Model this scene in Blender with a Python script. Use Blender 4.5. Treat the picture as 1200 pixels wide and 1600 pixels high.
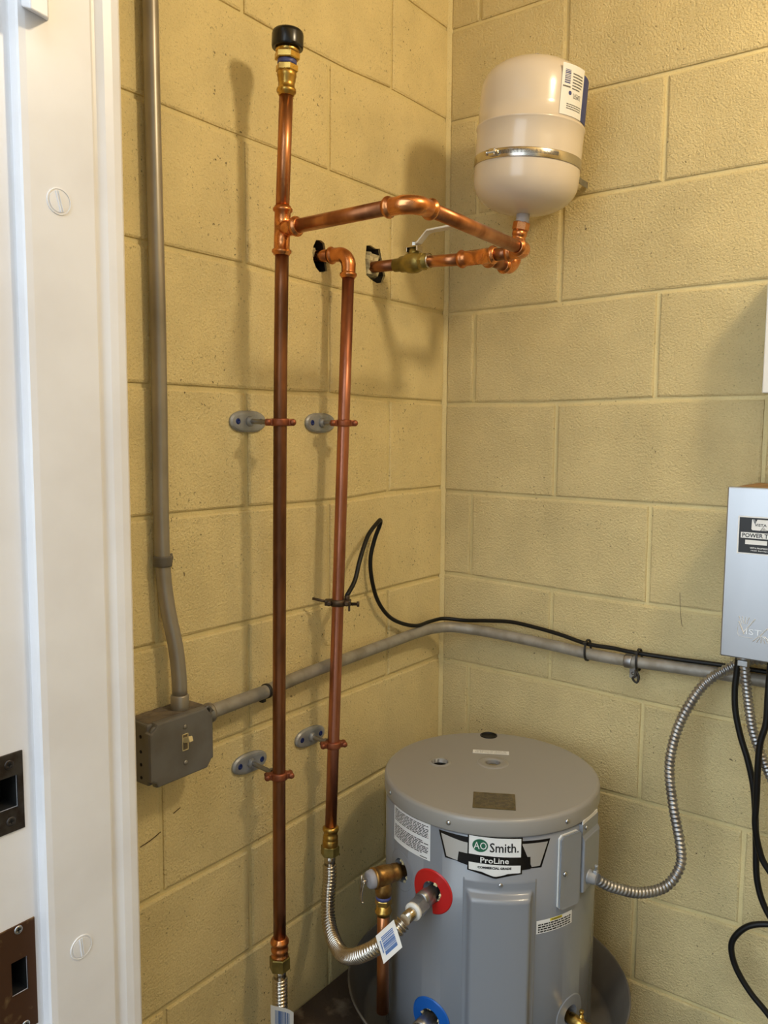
import bpy, bmesh, math, random
from mathutils import Vector, Matrix

random.seed(7)
scene = bpy.context.scene
for o in list(bpy.data.objects):
    bpy.data.objects.remove(o, do_unlink=True)
COL = scene.collection
V = Vector
PI = math.pi

# ------------------------------------------------------------------ camera
cam_d = bpy.data.cameras.new('camera')
cam = bpy.data.objects.new('camera', cam_d)
COL.objects.link(cam)
scene.camera = cam
YAW, PIT, ROL = -0.642264978, -0.0977568755, 0.00746704462
FPX = 1285.65
cf = V((math.cos(PIT) * math.sin(YAW), math.cos(PIT) * math.cos(YAW), math.sin(PIT)))
cs0 = V((math.cos(YAW), -math.sin(YAW), 0))
cu0 = cs0.cross(cf)
cs = cs0 * math.cos(ROL) + cu0 * math.sin(ROL)
cu = cu0 * math.cos(ROL) - cs0 * math.sin(ROL)
cam.matrix_world = Matrix(((cs.x, cu.x, -cf.x, 1.03502), (cs.y, cu.y, -cf.y, -1.6125),
                           (cs.z, cu.z, -cf.z, 1.15053), (0, 0, 0, 1)))
cam_d.sensor_fit = 'VERTICAL'
cam_d.sensor_height = 36
cam_d.sensor_width = 27
cam_d.lens = FPX / 1600 * 36
cam_d.clip_start = 0.02

# ------------------------------------------------------------------ light
world = bpy.data.worlds.new('overcast_sky')
scene.world = world
world.use_nodes = True
bg = world.node_tree.nodes['Background']
bg.inputs['Color'].default_value = (0.78, 0.90, 1.0, 1)
bg.inputs['Strength'].default_value = 3.2

lamp_d = bpy.data.lights.new('ceiling_bulb', 'POINT')
lamp_d.energy = 29.0
lamp_d.color = (1.0, 0.81, 0.53)
lamp_d.shadow_soft_size = 0.075
lamp = bpy.data.objects.new('ceiling_bulb', lamp_d)
lamp.location = (1.30, -0.57, 2.13)
COL.objects.link(lamp)

scene.view_settings.view_transform = 'Standard'
scene.view_settings.look = 'None'
scene.view_settings.exposure = 0.12
scene.view_settings.gamma = 1
scene.view_settings.use_curve_mapping = False


# ------------------------------------------------------------------ materials
def lin(c):
    return tuple((x / 255 / 12.92) if x / 255 <= 0.04045 else ((x / 255 + 0.055) / 1.055) ** 2.4 for x in c) + (1,)


def mat(name, rgb, rough=0.5, metal=0.0, rgb2=None, nscale=20, nlo=0.4, nhi=0.65, bump=0, bscale=200,
        bdist=0.001, spec=0.5, stretch=None, coat=0, rough2=None, detail=4):
    m = bpy.data.materials.new(name)
    m.use_nodes = True
    nt = m.node_tree
    b = nt.nodes['Principled BSDF']
    b.inputs['Base Color'].default_value = lin(rgb)
    b.inputs['Roughness'].default_value = rough
    b.inputs['Metallic'].default_value = metal
    b.inputs['Specular IOR Level'].default_value = spec
    b.inputs['Coat Weight'].default_value = coat
    geo = nt.nodes.new('ShaderNodeNewGeometry')
    pos = geo.outputs['Position']
    if stretch:
        mp = nt.nodes.new('ShaderNodeMapping')
        mp.inputs['Scale'].default_value = stretch
        nt.links.new(pos, mp.inputs['Vector'])
        pos = mp.outputs['Vector']
    if rgb2:
        n = nt.nodes.new('ShaderNodeTexNoise')
        n.inputs['Scale'].default_value = nscale
        n.inputs['Detail'].default_value = detail
        nt.links.new(pos, n.inputs['Vector'])
        r = nt.nodes.new('ShaderNodeMapRange')
        r.inputs['From Min'].default_value = nlo
        r.inputs['From Max'].default_value = nhi
        nt.links.new(n.outputs['Fac'], r.inputs['Value'])
        mx = nt.nodes.new('ShaderNodeMix')
        mx.data_type = 'RGBA'
        mx.inputs[6].default_value = lin(rgb)
        mx.inputs[7].default_value = lin(rgb2)
        nt.links.new(r.outputs['Result'], mx.inputs[0])
        nt.links.new(mx.outputs[2], b.inputs['Base Color'])
        if rough2 is not None:
            r2 = nt.nodes.new('ShaderNodeMapRange')
            r2.inputs['To Min'].default_value = rough
            r2.inputs['To Max'].default_value = rough2
            nt.links.new(r.outputs['Result'], r2.inputs['Value'])
            nt.links.new(r2.outputs['Result'], b.inputs['Roughness'])
    if bump:
        n = nt.nodes.new('ShaderNodeTexNoise')
        n.inputs['Scale'].default_value = bscale
        n.inputs['Detail'].default_value = 3
        nt.links.new(geo.outputs['Position'], n.inputs['Vector'])
        bp = nt.nodes.new('ShaderNodeBump')
        bp.inputs['Strength'].default_value = bump
        bp.inputs['Distance'].default_value = bdist
        nt.links.new(n.outputs['Fac'], bp.inputs['Height'])
        nt.links.new(bp.outputs['Normal'], b.inputs['Normal'])
    return m


def paint_block_mat(name, rgb, dirt, gain, pits=0.69, dist=0.004):
    """painted masonry: grainy relief, pin holes, specks of dirt"""
    m = bpy.data.materials.new(name)
    m.use_nodes = True
    nt = m.node_tree
    N, L = nt.nodes, nt.links
    b = N['Principled BSDF']
    b.inputs['Roughness'].default_value = 0.55
    b.inputs['Specular IOR Level'].default_value = 0.35
    geo = N.new('ShaderNodeNewGeometry')
    P = geo.outputs['Position']

    def noise(sc, det=3, rough=0.55):
        n = N.new('ShaderNodeTexNoise')
        n.inputs['Scale'].default_value = sc
        n.inputs['Detail'].default_value = det
        n.inputs['Roughness'].default_value = rough
        L.new(P, n.inputs['Vector'])
        return n.outputs['Fac']

    def rng(v, a, c, lo=0.0, hi=1.0):
        r = N.new('ShaderNodeMapRange')
        for k, x in (('From Min', a), ('From Max', c), ('To Min', lo), ('To Max', hi)):
            r.inputs[k].default_value = x
        L.new(v, r.inputs['Value'])
        return r.outputs['Result']

    def mul(a, c):
        k = N.new('ShaderNodeMath')
        k.operation = 'MULTIPLY'
        L.new(a, k.inputs[0])
        L.new(c, k.inputs[1])
        return k.outputs[0]

    def mixc(fac, ca, cb):
        x = N.new('ShaderNodeMix')
        x.data_type = 'RGBA'
        L.new(fac, x.inputs[0])
        for s, c in ((6, ca), (7, cb)):
            if isinstance(c, tuple):
                x.inputs[s].default_value = c
            else:
                L.new(c, x.inputs[s])
        return x.outputs[2]

    c0 = lin(rgb)
    c1 = tuple(x * 0.86 for x in c0[:3]) + (1,)
    base = mixc(rng(noise(9, 4), 0.35, 0.7), c0, c1)
    # specks: small dark pits, gathered in patches
    patch = rng(noise(5.5, 2), 0.40, 0.66, 0.10, 1.0)
    speck = rng(noise(170, 1.5), pits, pits + 0.07)
    base = mixc(mul(mul(patch, speck), rng(noise(40, 1), 0.4, 0.6)), base, lin(dirt))
    # fine pores
    pore = rng(noise(420, 2), 0.60, 0.74, 0.0, 0.42)
    base = mixc(pore, base, lin((118, 98, 52)))
    # smudges
    sm = rng(noise(2.3, 5, 0.65), 0.58, 0.80, 0.0, 0.35)
    base = mixc(sm, base, lin((150, 138, 104)))
    L.new(base, b.inputs['Base Color'])
    h1 = noise(230, 3, 0.6)
    h2 = noise(620, 2)
    ad = N.new('ShaderNodeMath')
    ad.operation = 'MULTIPLY_ADD'
    L.new(h2, ad.inputs[0])
    ad.inputs[1].default_value = 0.35
    L.new(h1, ad.inputs[2])
    bp = N.new('ShaderNodeBump')
    bp.inputs['Strength'].default_value = gain
    bp.inputs['Distance'].default_value = dist
    L.new(ad.outputs[0], bp.inputs['Height'])
    L.new(bp.outputs['Normal'], b.inputs['Normal'])
    return m


M = {}
M['block'] = paint_block_mat('yellow_painted_block', (222, 204, 152), (78, 62, 36), 1.0, 0.65)  # back wall: same paint toned down to read dimmer than the left wall
M['block_pitted'] = paint_block_mat('pitted_yellow_painted_block', (235, 216, 160), (78, 62, 36), 0.75, 0.635)  # left wall: same paint lightened so it reads more strongly lit
M['mortar'] = paint_block_mat('yellow_painted_mortar', (226, 209, 154), (78, 62, 36), 0.35, 0.69)
M['white_wall'] = mat('front_wall_paint', (206, 190, 148), 0.7, bump=0.1, bscale=150)
M['ceiling'] = mat('ceiling_paint', (150, 142, 126), 0.8, bump=0.1, bscale=120)
M['concrete'] = mat('grey_concrete', (92, 86, 78), 0.85, rgb2=(72, 66, 58), nscale=14, bump=0.3, bscale=90)
M['dirty_pad'] = mat('dirty_concrete', (64, 50, 38), 0.8, rgb2=(150, 134, 112), nscale=13, nlo=0.50, nhi=0.72, bump=0.6,
                     bscale=60, bdist=0.004)
M['jamb'] = mat('cream_white_enamel', (238, 237, 240), 0.35, rgb2=(231, 229, 231), nscale=9, bump=0.06, bscale=25)
M['blocker'] = mat('grey_light_blocker_paint', (128, 124, 118), 0.6, bump=0.05, bscale=20)  # colour of the added daylight-blocking wall
M['jamb_scuff'] = mat('scuffed_enamel', (170, 160, 148), 0.6)
M['strike_dark'] = mat('dark_strike_steel', (82, 78, 76), 0.4, 0.8, rgb2=(62, 54, 50), nscale=60)
M['strike_brown'] = mat('worn_bronze_strike', (92, 64, 46), 0.45, 0.7, rgb2=(170, 140, 100), nscale=35, nlo=0.6, nhi=0.75)
M['copper'] = mat('aged_copper', (194, 134, 94), 0.30, 1.0, rgb2=(146, 94, 62), nscale=9, stretch=(3, 3, 1), rough2=0.42)
M['copper_dark'] = mat('tarnished_copper', (150, 102, 74), 0.36, 1.0, rgb2=(100, 68, 50), nscale=7, stretch=(3, 3, 1), rough2=0.45)
M['copper_rose'] = mat('rosy_copper', (188, 126, 102), 0.33, 1.0, rgb2=(150, 98, 76), nscale=8, stretch=(3, 3, 1), rough2=0.42)
M['copper_fit'] = mat('bright_copper_fitting', (224, 154, 100), 0.24, 1.0, rgb2=(184, 114, 68), nscale=30, rough2=0.36)
M['copper_paint'] = mat('copper_plated_ring', (158, 94, 66), 0.45, 0.7, rgb2=(128, 72, 50), nscale=60)
M['brass'] = mat('brass', (205, 170, 92), 0.25, 1.0, rgb2=(176, 138, 70), nscale=40, rough2=0.4)
M['brass_dull'] = mat('dull_green_brass', (160, 142, 80), 0.42, 0.85, rgb2=(128, 116, 66), nscale=50)
M['bronze'] = mat('cast_bronze', (178, 138, 78), 0.4, 0.9, rgb2=(136, 100, 56), nscale=80, bump=0.25, bscale=300)
M['chrome'] = mat('stainless_steel', (196, 188, 176), 0.22, 1.0)
M['steel'] = mat('galvanised_steel', (172, 172, 172), 0.38, 0.9, rgb2=(140, 140, 142), nscale=30)
M['screw'] = mat('zinc_screw', (190, 192, 196), 0.3, 1.0)
M['screw_blue'] = mat('blue_coated_screw', (30, 50, 120), 0.4, 0.5)
M['hanger'] = mat('galvanised_hanger_plate', (168, 171, 176), 0.42, 0.45, rgb2=(148, 152, 158), nscale=40)
M['conduit'] = mat('grey_painted_conduit', (160, 154, 144), 0.36, 0.55, rgb2=(134, 128, 118), nscale=9, nlo=0.4, nhi=0.7)
M['conduit_rub'] = mat('dusty_conduit', (160, 156, 148), 0.5, 0.3, rgb2=(136, 131, 120), nscale=30)
M['box_grey'] = mat('dark_grey_box_paint', (104, 102, 100), 0.45, rgb2=(92, 88, 82), nscale=20)
M['dust'] = mat('box_dust', (112, 100, 84), 0.85, rgb2=(92, 84, 74), nscale=60)
M['ivory'] = mat('ivory_plastic', (218, 200, 150), 0.4)
M['toggle_recess'] = mat('brown_toggle_recess', (104, 92, 74), 0.6)
M['black'] = mat('black_plastic', (16, 15, 16), 0.25)
M['black_dull'] = mat('black_rubber', (12, 12, 12), 0.45, spec=0.35)
M['hole'] = mat('recess_shade_black', (12, 10, 9), 0.9)  # near-black: shade of recesses put into the colour
M['scuff'] = mat('dark_brown_dirt', (74, 54, 30), 0.8)
M['cavity'] = mat('shade_dark_concrete_cavity', (44, 39, 33), 0.95, rgb2=(28, 25, 22), nscale=120)  # concrete darkened to carry the shade inside the wall openings
M['plaster'] = mat('rough_plaster', (214, 202, 160), 0.8, rgb2=(150, 138, 106), nscale=70, bump=0.7, bscale=120, bdist=0.003)
M['tank'] = mat('almond_enamel', (212, 199, 182), 0.22, coat=0.3)
M['white'] = mat('white_label', (228, 228, 226), 0.45)
M['white_plastic'] = mat('white_plastic', (222, 220, 214), 0.4)
M['grey_plastic'] = mat('pale_grey_plastic', (176, 174, 178), 0.5)
M['bonnet'] = mat('grey_valve_bonnet', (150, 148, 154), 0.5)
M['ink'] = mat('black_ink', (24, 24, 26), 0.45)
M['ink_grey'] = mat('grey_ink', (92, 90, 88), 0.6)
M['ink_blue'] = mat('blue_ink', (62, 104, 168), 0.5)
M['ink_navy'] = mat('navy_ink', (48, 60, 120), 0.5)
M['green'] = mat('green_ink', (28, 96, 68), 0.4)
M['yellow_ink'] = mat('yellow_ink', (220, 200, 60), 0.5)
M['silver'] = mat('silver_foil', (206, 204, 200), 0.38, 0.55)
M['heater'] = mat('grey_heater_enamel', (130, 134, 141), 0.26, coat=0.2, bump=0.03, bscale=14)
M['lid'] = mat('grey_lid_enamel', (146, 143, 138), 0.30)
M['foil'] = mat('brushed_name_plate', (140, 128, 98), 0.35, 0.8, rgb2=(112, 102, 78), nscale=90)
M['red'] = mat('red_plastic', (186, 30, 30), 0.32)
M['blue'] = mat('blue_plastic', (22, 92, 178), 0.32)
M['cap_blue'] = mat('blue_cap_plastic', (54, 92, 190), 0.35)
M['tape_blue'] = mat('blue_thread_seal', (70, 76, 130), 0.4)
M['pan'] = mat('grey_pan', (104, 102, 98), 0.5, rgb2=(88, 82, 74), nscale=6)
M['vista'] = mat('brushed_stainless', (180, 181, 184), 0.33, 0.85, rgb2=(164, 165, 168), nscale=5, stretch=(1, 1, 0.2))
M['clamp'] = mat('brown_ground_clamp', (92, 76, 60), 0.5, 0.7, rgb2=(70, 60, 50), nscale=80)
M['emboss'] = mat('highlight_embossing', (232, 234, 236), 0.3, 0.4)  # whitened so the ridges carry a painted highlight
M['zip'] = mat('black_zip_tie', (30, 27, 24), 0.5)
M['rust'] = mat('rusty_orange_pipe', (176, 130, 74), 0.5, 0.2)


# ------------------------------------------------------------------ mesh helpers
class MB:
    def __init__(self):
        self.v, self.f, self.s, self.m = [], [], [], []

    def add(self, vs, fs, smooth=False, mi=0):
        o = len(self.v)
        self.v += [tuple(p) for p in vs]
        for f in fs:
            self.f.append([i + o for i in f])
            self.s.append(smooth)
            self.m.append(mi)
        return self

    def xf(self, mtx):
        self.v = [tuple(mtx @ V(p)) for p in self.v]
        return self

    def map(self, fn):
        self.v = [tuple(fn(*p)) for p in self.v]
        return self


def build(name, mb, mats, parent=None, origin=None):
    """links the collected geometry as ONE mesh object"""
    me = bpy.data.meshes.new(name)
    base = V((0, 0, 0))
    if origin is not None:
        base = V(origin)
    me.from_pydata([tuple(V(p) - base) for p in mb.v], [], mb.f)
    me.polygons.foreach_set('use_smooth', mb.s)
    if not isinstance(mats, (list, tuple)):
        mats = [mats]
    for m in mats:
        me.materials.append(m)
    me.polygons.foreach_set('material_index', mb.m)
    me.update()
    bm = bmesh.new()
    bm.from_mesh(me)
    bmesh.ops.recalc_face_normals(bm, faces=bm.faces)
    bm.to_mesh(me)
    bm.free()
    o = bpy.data.objects.new(name, me)
    COL.objects.link(o)
    o.location = base
    if parent is not None:
        adopt(o, parent)
    return o


def adopt(o, parent):
    """parent o, keeping its world place (all objects here are unscaled and unrotated unless said)"""
    loc = V(o.location)
    p = parent
    off = V((0, 0, 0))
    while p is not None:
        off += V(p.location)
        p = p.parent
    o.parent = parent
    o.location = loc - off


def thing(name, label, cat, loc, group=None):
    o = bpy.data.objects.new(name, None)
    o.empty_display_size = 0.05
    COL.objects.link(o)
    o.location = loc
    o['label'] = label
    o['category'] = cat
    if group:
        o['group'] = group
    return o


def tag(o, label, cat, group=None):
    o['label'] = label
    o['category'] = cat
    if group:
        o['group'] = group
    return o


def struct(name, mb, m, origin=None):
    o = build(name, mb, m, None, origin)
    o['kind'] = 'structure'
    return o


def frame(d):
    d = V(d).normalized()
    a = V((0, 0, 1)) if abs(d.z) < 0.9 else V((1, 0, 0))
    x = a.cross(d).normalized()
    return x, d.cross(x), d


def box(mb, c, size, R=None, mi=0, bev=0.0):
    """axis box with optional edge bevel; R = rotation matrix (3x3)"""
    bm = bmesh.new()
    bmesh.ops.create_cube(bm, size=1)
    for v in bm.verts:
        v.co = V((v.co.x * size[0], v.co.y * size[1], v.co.z * size[2]))
    if bev:
        bmesh.ops.bevel(bm, geom=list(bm.edges), offset=bev, segments=2, affect='EDGES', profile=0.5)
    vs = [(R @ v.co if R else v.co) + V(c) for v in bm.verts]
    fs = [[v.index for v in f.verts] for f in bm.faces]
    bm.free()
    return mb.add(vs, fs, False, mi)


def lathe(mb, prof, origin, axis=(0, 0, 1), seg=24, smooth=True, mi=0, cap=True, hexa=False):
    """prof = [(r, s)] along the axis"""
    x, y, d = frame(axis)
    O = V(origin)
    n = len(prof)
    vs, fs = [], []
    for r, s in prof:
        for i in range(seg):
            a = 2 * PI * i / seg
            vs.append(O + d * s + x * (r * math.cos(a)) + y * (r * math.sin(a)))
    for j in range(n - 1):
        for i in range(seg):
            k = (i + 1) % seg
            fs.append([j * seg + i, j * seg + k, (j + 1) * seg + k, (j + 1) * seg + i])
    mb.add(vs, fs, smooth and not hexa, mi)
    if cap:
        b = len(mb.v) - len(vs)
        for ring, pr in ((0, prof[0]), (n - 1, prof[-1])):
            if pr[0] > 1e-5:
                mb.f.append([b + ring * seg + i for i in range(seg)])
                mb.s.append(False)
                mb.m.append(mi)
    return mb


def tube(mb, pts, rad, seg=16, cap=True, mi=0, smooth=True, helix=0.0, amp=0.0, pitch=0.01, bead=False):
    """sweep a circle along pts; rad = number or list; optional helical ribs"""
    pts = [V(p) for p in pts]
    n = len(pts)
    T = []
    for i in range(n):
        a = pts[max(0, i - 1)]
        c = pts[min(n - 1, i + 1)]
        T.append((c - a).normalized())
    x, y, _ = frame(T[0])
    vs, fs = [], []
    L = 0.0
    for i in range(n):
        if i:
            L += (pts[i] - pts[i - 1]).length
            t = T[i]
            x = (x - t * x.dot(t)).normalized()
            y = t.cross(x)
        r = rad[i] if isinstance(rad, (list, tuple)) else rad
        for k in range(seg):
            a = 2 * PI * k / seg
            rr = r
            if amp:
                rr = r + (amp * (2 * abs(math.sin(PI * L / pitch)) ** 0.7 - 1) if bead else amp * math.sin(2 * PI * L / pitch + helix * a))
            vs.append(pts[i] + x * (rr * math.cos(a)) + y * (rr * math.sin(a)))
    for j in range(n - 1):
        for i in range(seg):
            k = (i + 1) % seg
            fs.append([j * seg + i, j * seg + k, (j + 1) * seg + k, (j + 1) * seg + i])
    mb.add(vs, fs, smooth, mi)
    if cap:
        b = len(mb.v) - len(vs)
        for ring in (0, n - 1):
            mb.f.append([b + ring * seg + i for i in range(seg)])
            mb.s.append(False)
            mb.m.append(mi)
    return mb


def spline(pts, step=0.004):
    """Catmull-Rom through pts, resampled about every step"""
    P = [V(p) for p in pts]
    P = [P[0] * 2 - P[1]] + P + [P[-1] * 2 - P[-2]]
    out = []
    for i in range(1, len(P) - 2):
        p0, p1, p2, p3 = P[i - 1:i + 3]
        n = max(4, int((p2 - p1).length / step * 2))
        for k in range(n):
            t = k / n
            out.append(0.5 * ((2 * p1) + (p2 - p0) * t + (2 * p0 - 5 * p1 + 4 * p2 - p3) * t * t
                              + (3 * p1 - p0 - 3 * p2 + p3) * t ** 3))
    out.append(P[-2])
    # even spacing
    res = [out[0]]
    need = step
    for a, c in zip(out, out[1:]):
        seg_len = (c - a).length
        pos_ = 0.0
        while seg_len - pos_ >= need and seg_len > 0:
            pos_ += need
            res.append(a.lerp(c, pos_ / seg_len))
            need = step
        need -= seg_len - pos_
    if (res[-1] - out[-1]).length > step * 0.3:
        res.append(out[-1])
    return res


PR = 0.0111      # 3/4 inch copper tube
SL = 0.0129      # fitting sleeve


def sleeve_profile(L, r=SL):
    """press fitting sleeve from its body (s=0) to its mouth (s=L), bead near the mouth"""
    return [(r, 0), (r, L * 0.45), (r, L - 0.010), (r + 0.0026, L - 0.0085), (r + 0.0031, L - 0.0060),
            (r + 0.0026, L - 0.0038), (r + 0.0004, L - 0.0022), (r + 0.0002, L - 0.0003), (PR, L)]


def elbow(mb, corner, d1, d2, R=0.026, sl=0.024, mi=0):
    c = V(corner)
    a = V(d1).normalized()
    b_ = V(d2).normalized()
    pts, rad = [], []
    for r, s in reversed(sleeve_profile(sl)):
        pts.append(c + a * (R + s))
        rad.append(r)
    # quarter bend between the two arms
    for i in range(1, 10):
        t = i / 10 * PI / 2
        pts.append(c + a * (R * (1 - math.sin(t))) + b_ * (R * (1 - math.cos(t))))
        rad.append(SL + 0.0006)
    for r, s in sleeve_profile(sl):
        pts.append(c + b_ * (R + s))
        rad.append(r)
    return tube(mb, pts, rad, 20, True, mi)


def pipe(mb, a, b_, r=PR, seg=20, mi=0):
    a, b_ = V(a), V(b_)
    n = max(2, int((b_ - a).length / 0.1))
    return tube(mb, [a.lerp(b_, i / n) for i in range(n + 1)], r, seg, True, mi)


def text_mb(s, w=None, h=None, bold=0.0):
    """flat lettering in the xy plane, centred, scaled to a width or a height"""
    cu_ = bpy.data.curves.new('lettering', 'FONT')
    cu_.body = s
    cu_.offset = bold
    cu_.resolution_u = 2
    o = bpy.data.objects.new('lettering', cu_)
    COL.objects.link(o)
    bpy.context.view_layer.update()
    me = bpy.data.meshes.new_from_object(o.evaluated_get(bpy.context.evaluated_depsgraph_get()))
    vs = [V(v.co) for v in me.vertices]
    fs = [list(p.vertices) for p in me.polygons]
    bpy.data.objects.remove(o)
    bpy.data.curves.remove(cu_)
    bpy.data.meshes.remove(me)
    x0, x1 = min(v.x for v in vs), max(v.x for v in vs)
    y0, y1 = min(v.y for v in vs), max(v.y for v in vs)
    sx = w / (x1 - x0) if w else h / (y1 - y0)
    sy = h / (y1 - y0) if h else sx
    mb = MB()
    return mb.add([((v.x - (x0 + x1) / 2) * sx, (v.y - (y0 + y1) / 2) * sy, 0) for v in vs], fs)


def join(dst, src, dx=0, dy=0, dz=0, mi=0):
    return dst.add([(p[0] + dx, p[1] + dy, p[2] + dz) for p in src.v], src.f, False, mi)


def quad(mb, x0, y0, x1, y1, z=0, mi=0, nx=1):
    vs, fs = [], []
    for i in range(nx + 1):
        x = x0 + (x1 - x0) * i / nx
        vs += [(x, y0, z), (x, y1, z)]
    for i in range(nx):
        fs.append([2 * i, 2 * i + 2, 2 * i + 3, 2 * i + 1])
    return mb.add(vs, fs, False, mi)


def poly(mb, pts, z=0, mi=0):
    return mb.add([(x, y, z) for x, y in pts], [list(range(len(pts)))], False, mi)


def words(mb, x0, y0, x1, y1, rows, fill=0.62, z=0.0, mi=0, seed=1, ragged=True):
    """tiny print: rows of word-length bars"""
    rnd = random.Random(seed)
    dy = (y1 - y0) / rows
    for r in range(rows):
        y = y1 - dy * (r + 0.5)
        x = x0
        end = x1 - (rnd.random() * 0.25 * (x1 - x0) if ragged and rnd.random() < 0.35 else 0)
        while x < end:
            w = min((0.03 + 0.07 * rnd.random()) * (x1 - x0) * 1.3, end - x)
            quad(mb, x, y - dy * fill / 2, x + w, y + dy * fill / 2, z, mi)
            x += w + 0.018 * (x1 - x0)
    return mb


def barcode(mb, x0, y0, x1, y1, z=0, mi=0, seed=3, vertical=True, n=13):
    rnd = random.Random(seed)
    ws = [0.5 + rnd.random() for _ in range(2 * n)]
    tot = sum(ws)
    a = x0 if vertical else y0
    L = (x1 - x0) if vertical else (y1 - y0)
    for i, w in enumerate(ws):
        w = w / tot * L
        if i % 2 == 0:
            if vertical:
                quad(mb, a, y0, a + w * 1.25, y1, z, mi)
            else:
                quad(mb, x0, a, x1, a + w * 1.25, z, mi)
        a += w
    return mb


def boolean_cut(o, cutter_mb):
    """cut real holes"""
    c = build('cutter', cutter_mb, M['hole'])
    md = o.modifiers.new('cut', 'BOOLEAN')
    md.operation = 'DIFFERENCE'
    md.solver = 'EXACT'
    md.object = c
    bpy.context.view_layer.update()
    me = bpy.data.meshes.new_from_object(o.evaluated_get(bpy.context.evaluated_depsgraph_get()))
    o.modifiers.clear()
    old = o.data
    o.data = me
    bpy.data.objects.remove(c, do_unlink=True)
    bpy.data.meshes.remove(old)


def screw_head(mb, c, axis, r=0.004, h=0.002, mi=0, slot=True):
    lathe(mb, [(r, 0), (r, h * 0.4), (r * 0.75, h * 0.85), (r * 0.3, h), (0, h)], c, axis, 12, True, mi)
    return mb


def hexagon(mb, origin, axis, r, s0, s1, mi=0, ch=0.0015):
    lathe(mb, [(r * 0.9, s0), (r, s0 + ch), (r, s1 - ch), (r * 0.9, s1)], origin, axis, 6, False, mi)
    return mb


# ------------------------------------------------------------------ room shell
H = 0.2032
Z0 = 1.2192
FLOOR = -0.2032
CEIL = 2.44
YF = -1.016           # inner face of the front (door) wall
XR = 2.60             # right side wall

# bed joints as measured on each wall: level k -> [(distance from corner, z)]
BED_R = {0: [(.075, 1.214), (.276, 1.212), (.485, 1.217)], 1: [(.072, 1.416), (.279, 1.418), (.481, 1.424)],
         2: [(.492, 1.626)], 3: [(0, 1.836), (.488, 1.825)], 4: [(.075, 2.029)],
         -1: [(.077, 1.013), (.28, 1.012), (.486, 1.010)], -2: [(.076, .821), (.279, .814), (.486, .810)],
         -3: [(.083, .614), (.285, .613), (.485, .608)], -4: [(.491, .401)], -5: [(.5, .197), (.691, .209)],
         -6: [(.495, .012)]}
BED_L = {3: [(.0, 1.840), (.206, 1.839), (.406, 1.825)], 2: [(.406, 1.631)], 1: [(.208, 1.419), (.411, 1.418), (.617, 1.426)],
         0: [(.215, 1.217), (.405, 1.221), (.619, 1.217)], -1: [(.212, 1.021), (.4, 1.013), (.62, 1.017)],
         -2: [(.218, .814), (.399, .813), (.617, .816)], -3: [(.215, .621)], -4: [(.21, .416), (.618, .404), (.816, .407)],
         -5: [(.62, .209)]}


def bed(tab, k, u):
    pts = tab.get(k)
    if not pts:
        return Z0 + k * H
    if u <= pts[0][0]:
        return pts[0][1]
    for (a, za), (b_, zb) in zip(pts, pts[1:]):
        if u <= b_:
            return za + (zb - za) * (u - a) / (b_ - a)
    return pts[-1][1]


rb = random.Random(3)
G = 0.0042      # half a joint


def block_mb(u0, u1, k, tab, place):
    """one block: three jittered rings, so edges are worn and slightly uneven"""
    def ring(inset, depth, jit):
        out = []
        n = 3
        side = [[], [], [], []]
        for i in range(n):
            t = i / n
            u = u0 + inset + (u1 - u0 - 2 * inset) * t
            side[0].append((u, bed(tab, k, u) + inset))
            ur = u1 - inset
            z0, z1 = bed(tab, k, u1) + inset, bed(tab, k + 1, u1) - inset
            side[1].append((ur, z0 + (z1 - z0) * t))
            u = u1 - inset - (u1 - u0 - 2 * inset) * t
            side[2].append((u, bed(tab, k + 1, u) - inset))
            z0, z1 = bed(tab, k, u0) + inset, bed(tab, k + 1, u0) - inset
            side[3].append((u0 + inset, z1 + (z0 - z1) * t))
        for s_ in side:
            for (u, z) in s_:
                out.append(place(u + rb.uniform(-jit, jit), max(FLOOR, min(z + rb.uniform(-jit, jit), CEIL)), depth))
        return out
    off = rb.uniform(-0.0006, 0.0006)
    r0 = ring(G * 0.75, -0.012, 0.0)
    r1 = ring(G, -0.0018 + off, 0.0007)
    r2 = ring(G + 0.0032, off, 0.0009)
    vs = r0 + r1 + r2
    fs = []
    for j in range(2):
        for i in range(12):
            q = (i + 1) % 12
            fs.append([j * 12 + i, j * 12 + q, (j + 1) * 12 + q, (j + 1) * 12 + i])
    fs.append([24 + i for i in range(12)])
    mb = MB()
    mb.add(vs, fs)
    return mb


def wall(name, tab, length, first_even, first_odd, place, slab, bm_):
    mb = MB()
    box(mb, *slab)
    w = struct(name, mb, M['mortar'])
    blocks = {}
    for k in range(-7, 6):
        st = first_odd if k % 2 else first_even
        edges = [0.002]
        u = st
        if u > 0.03:
            edges.append(u)
        while u + 0.4064 < length:
            u += 0.4064 + (0.003 if len(edges) > 1 else 0.001)
            edges.append(u)
        edges.append(length)
        for a, c in zip(edges, edges[1:]):
            if c - a < 0.02:
                continue
            m_ = block_mb(a, c, k, tab, place)
            cen = V(place((a + c) / 2, Z0 + (k + 0.5) * H, 0))
            blocks[(k, round(a, 2))] = build('block', m_, bm_, w, cen)
    return w, blocks


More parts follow.
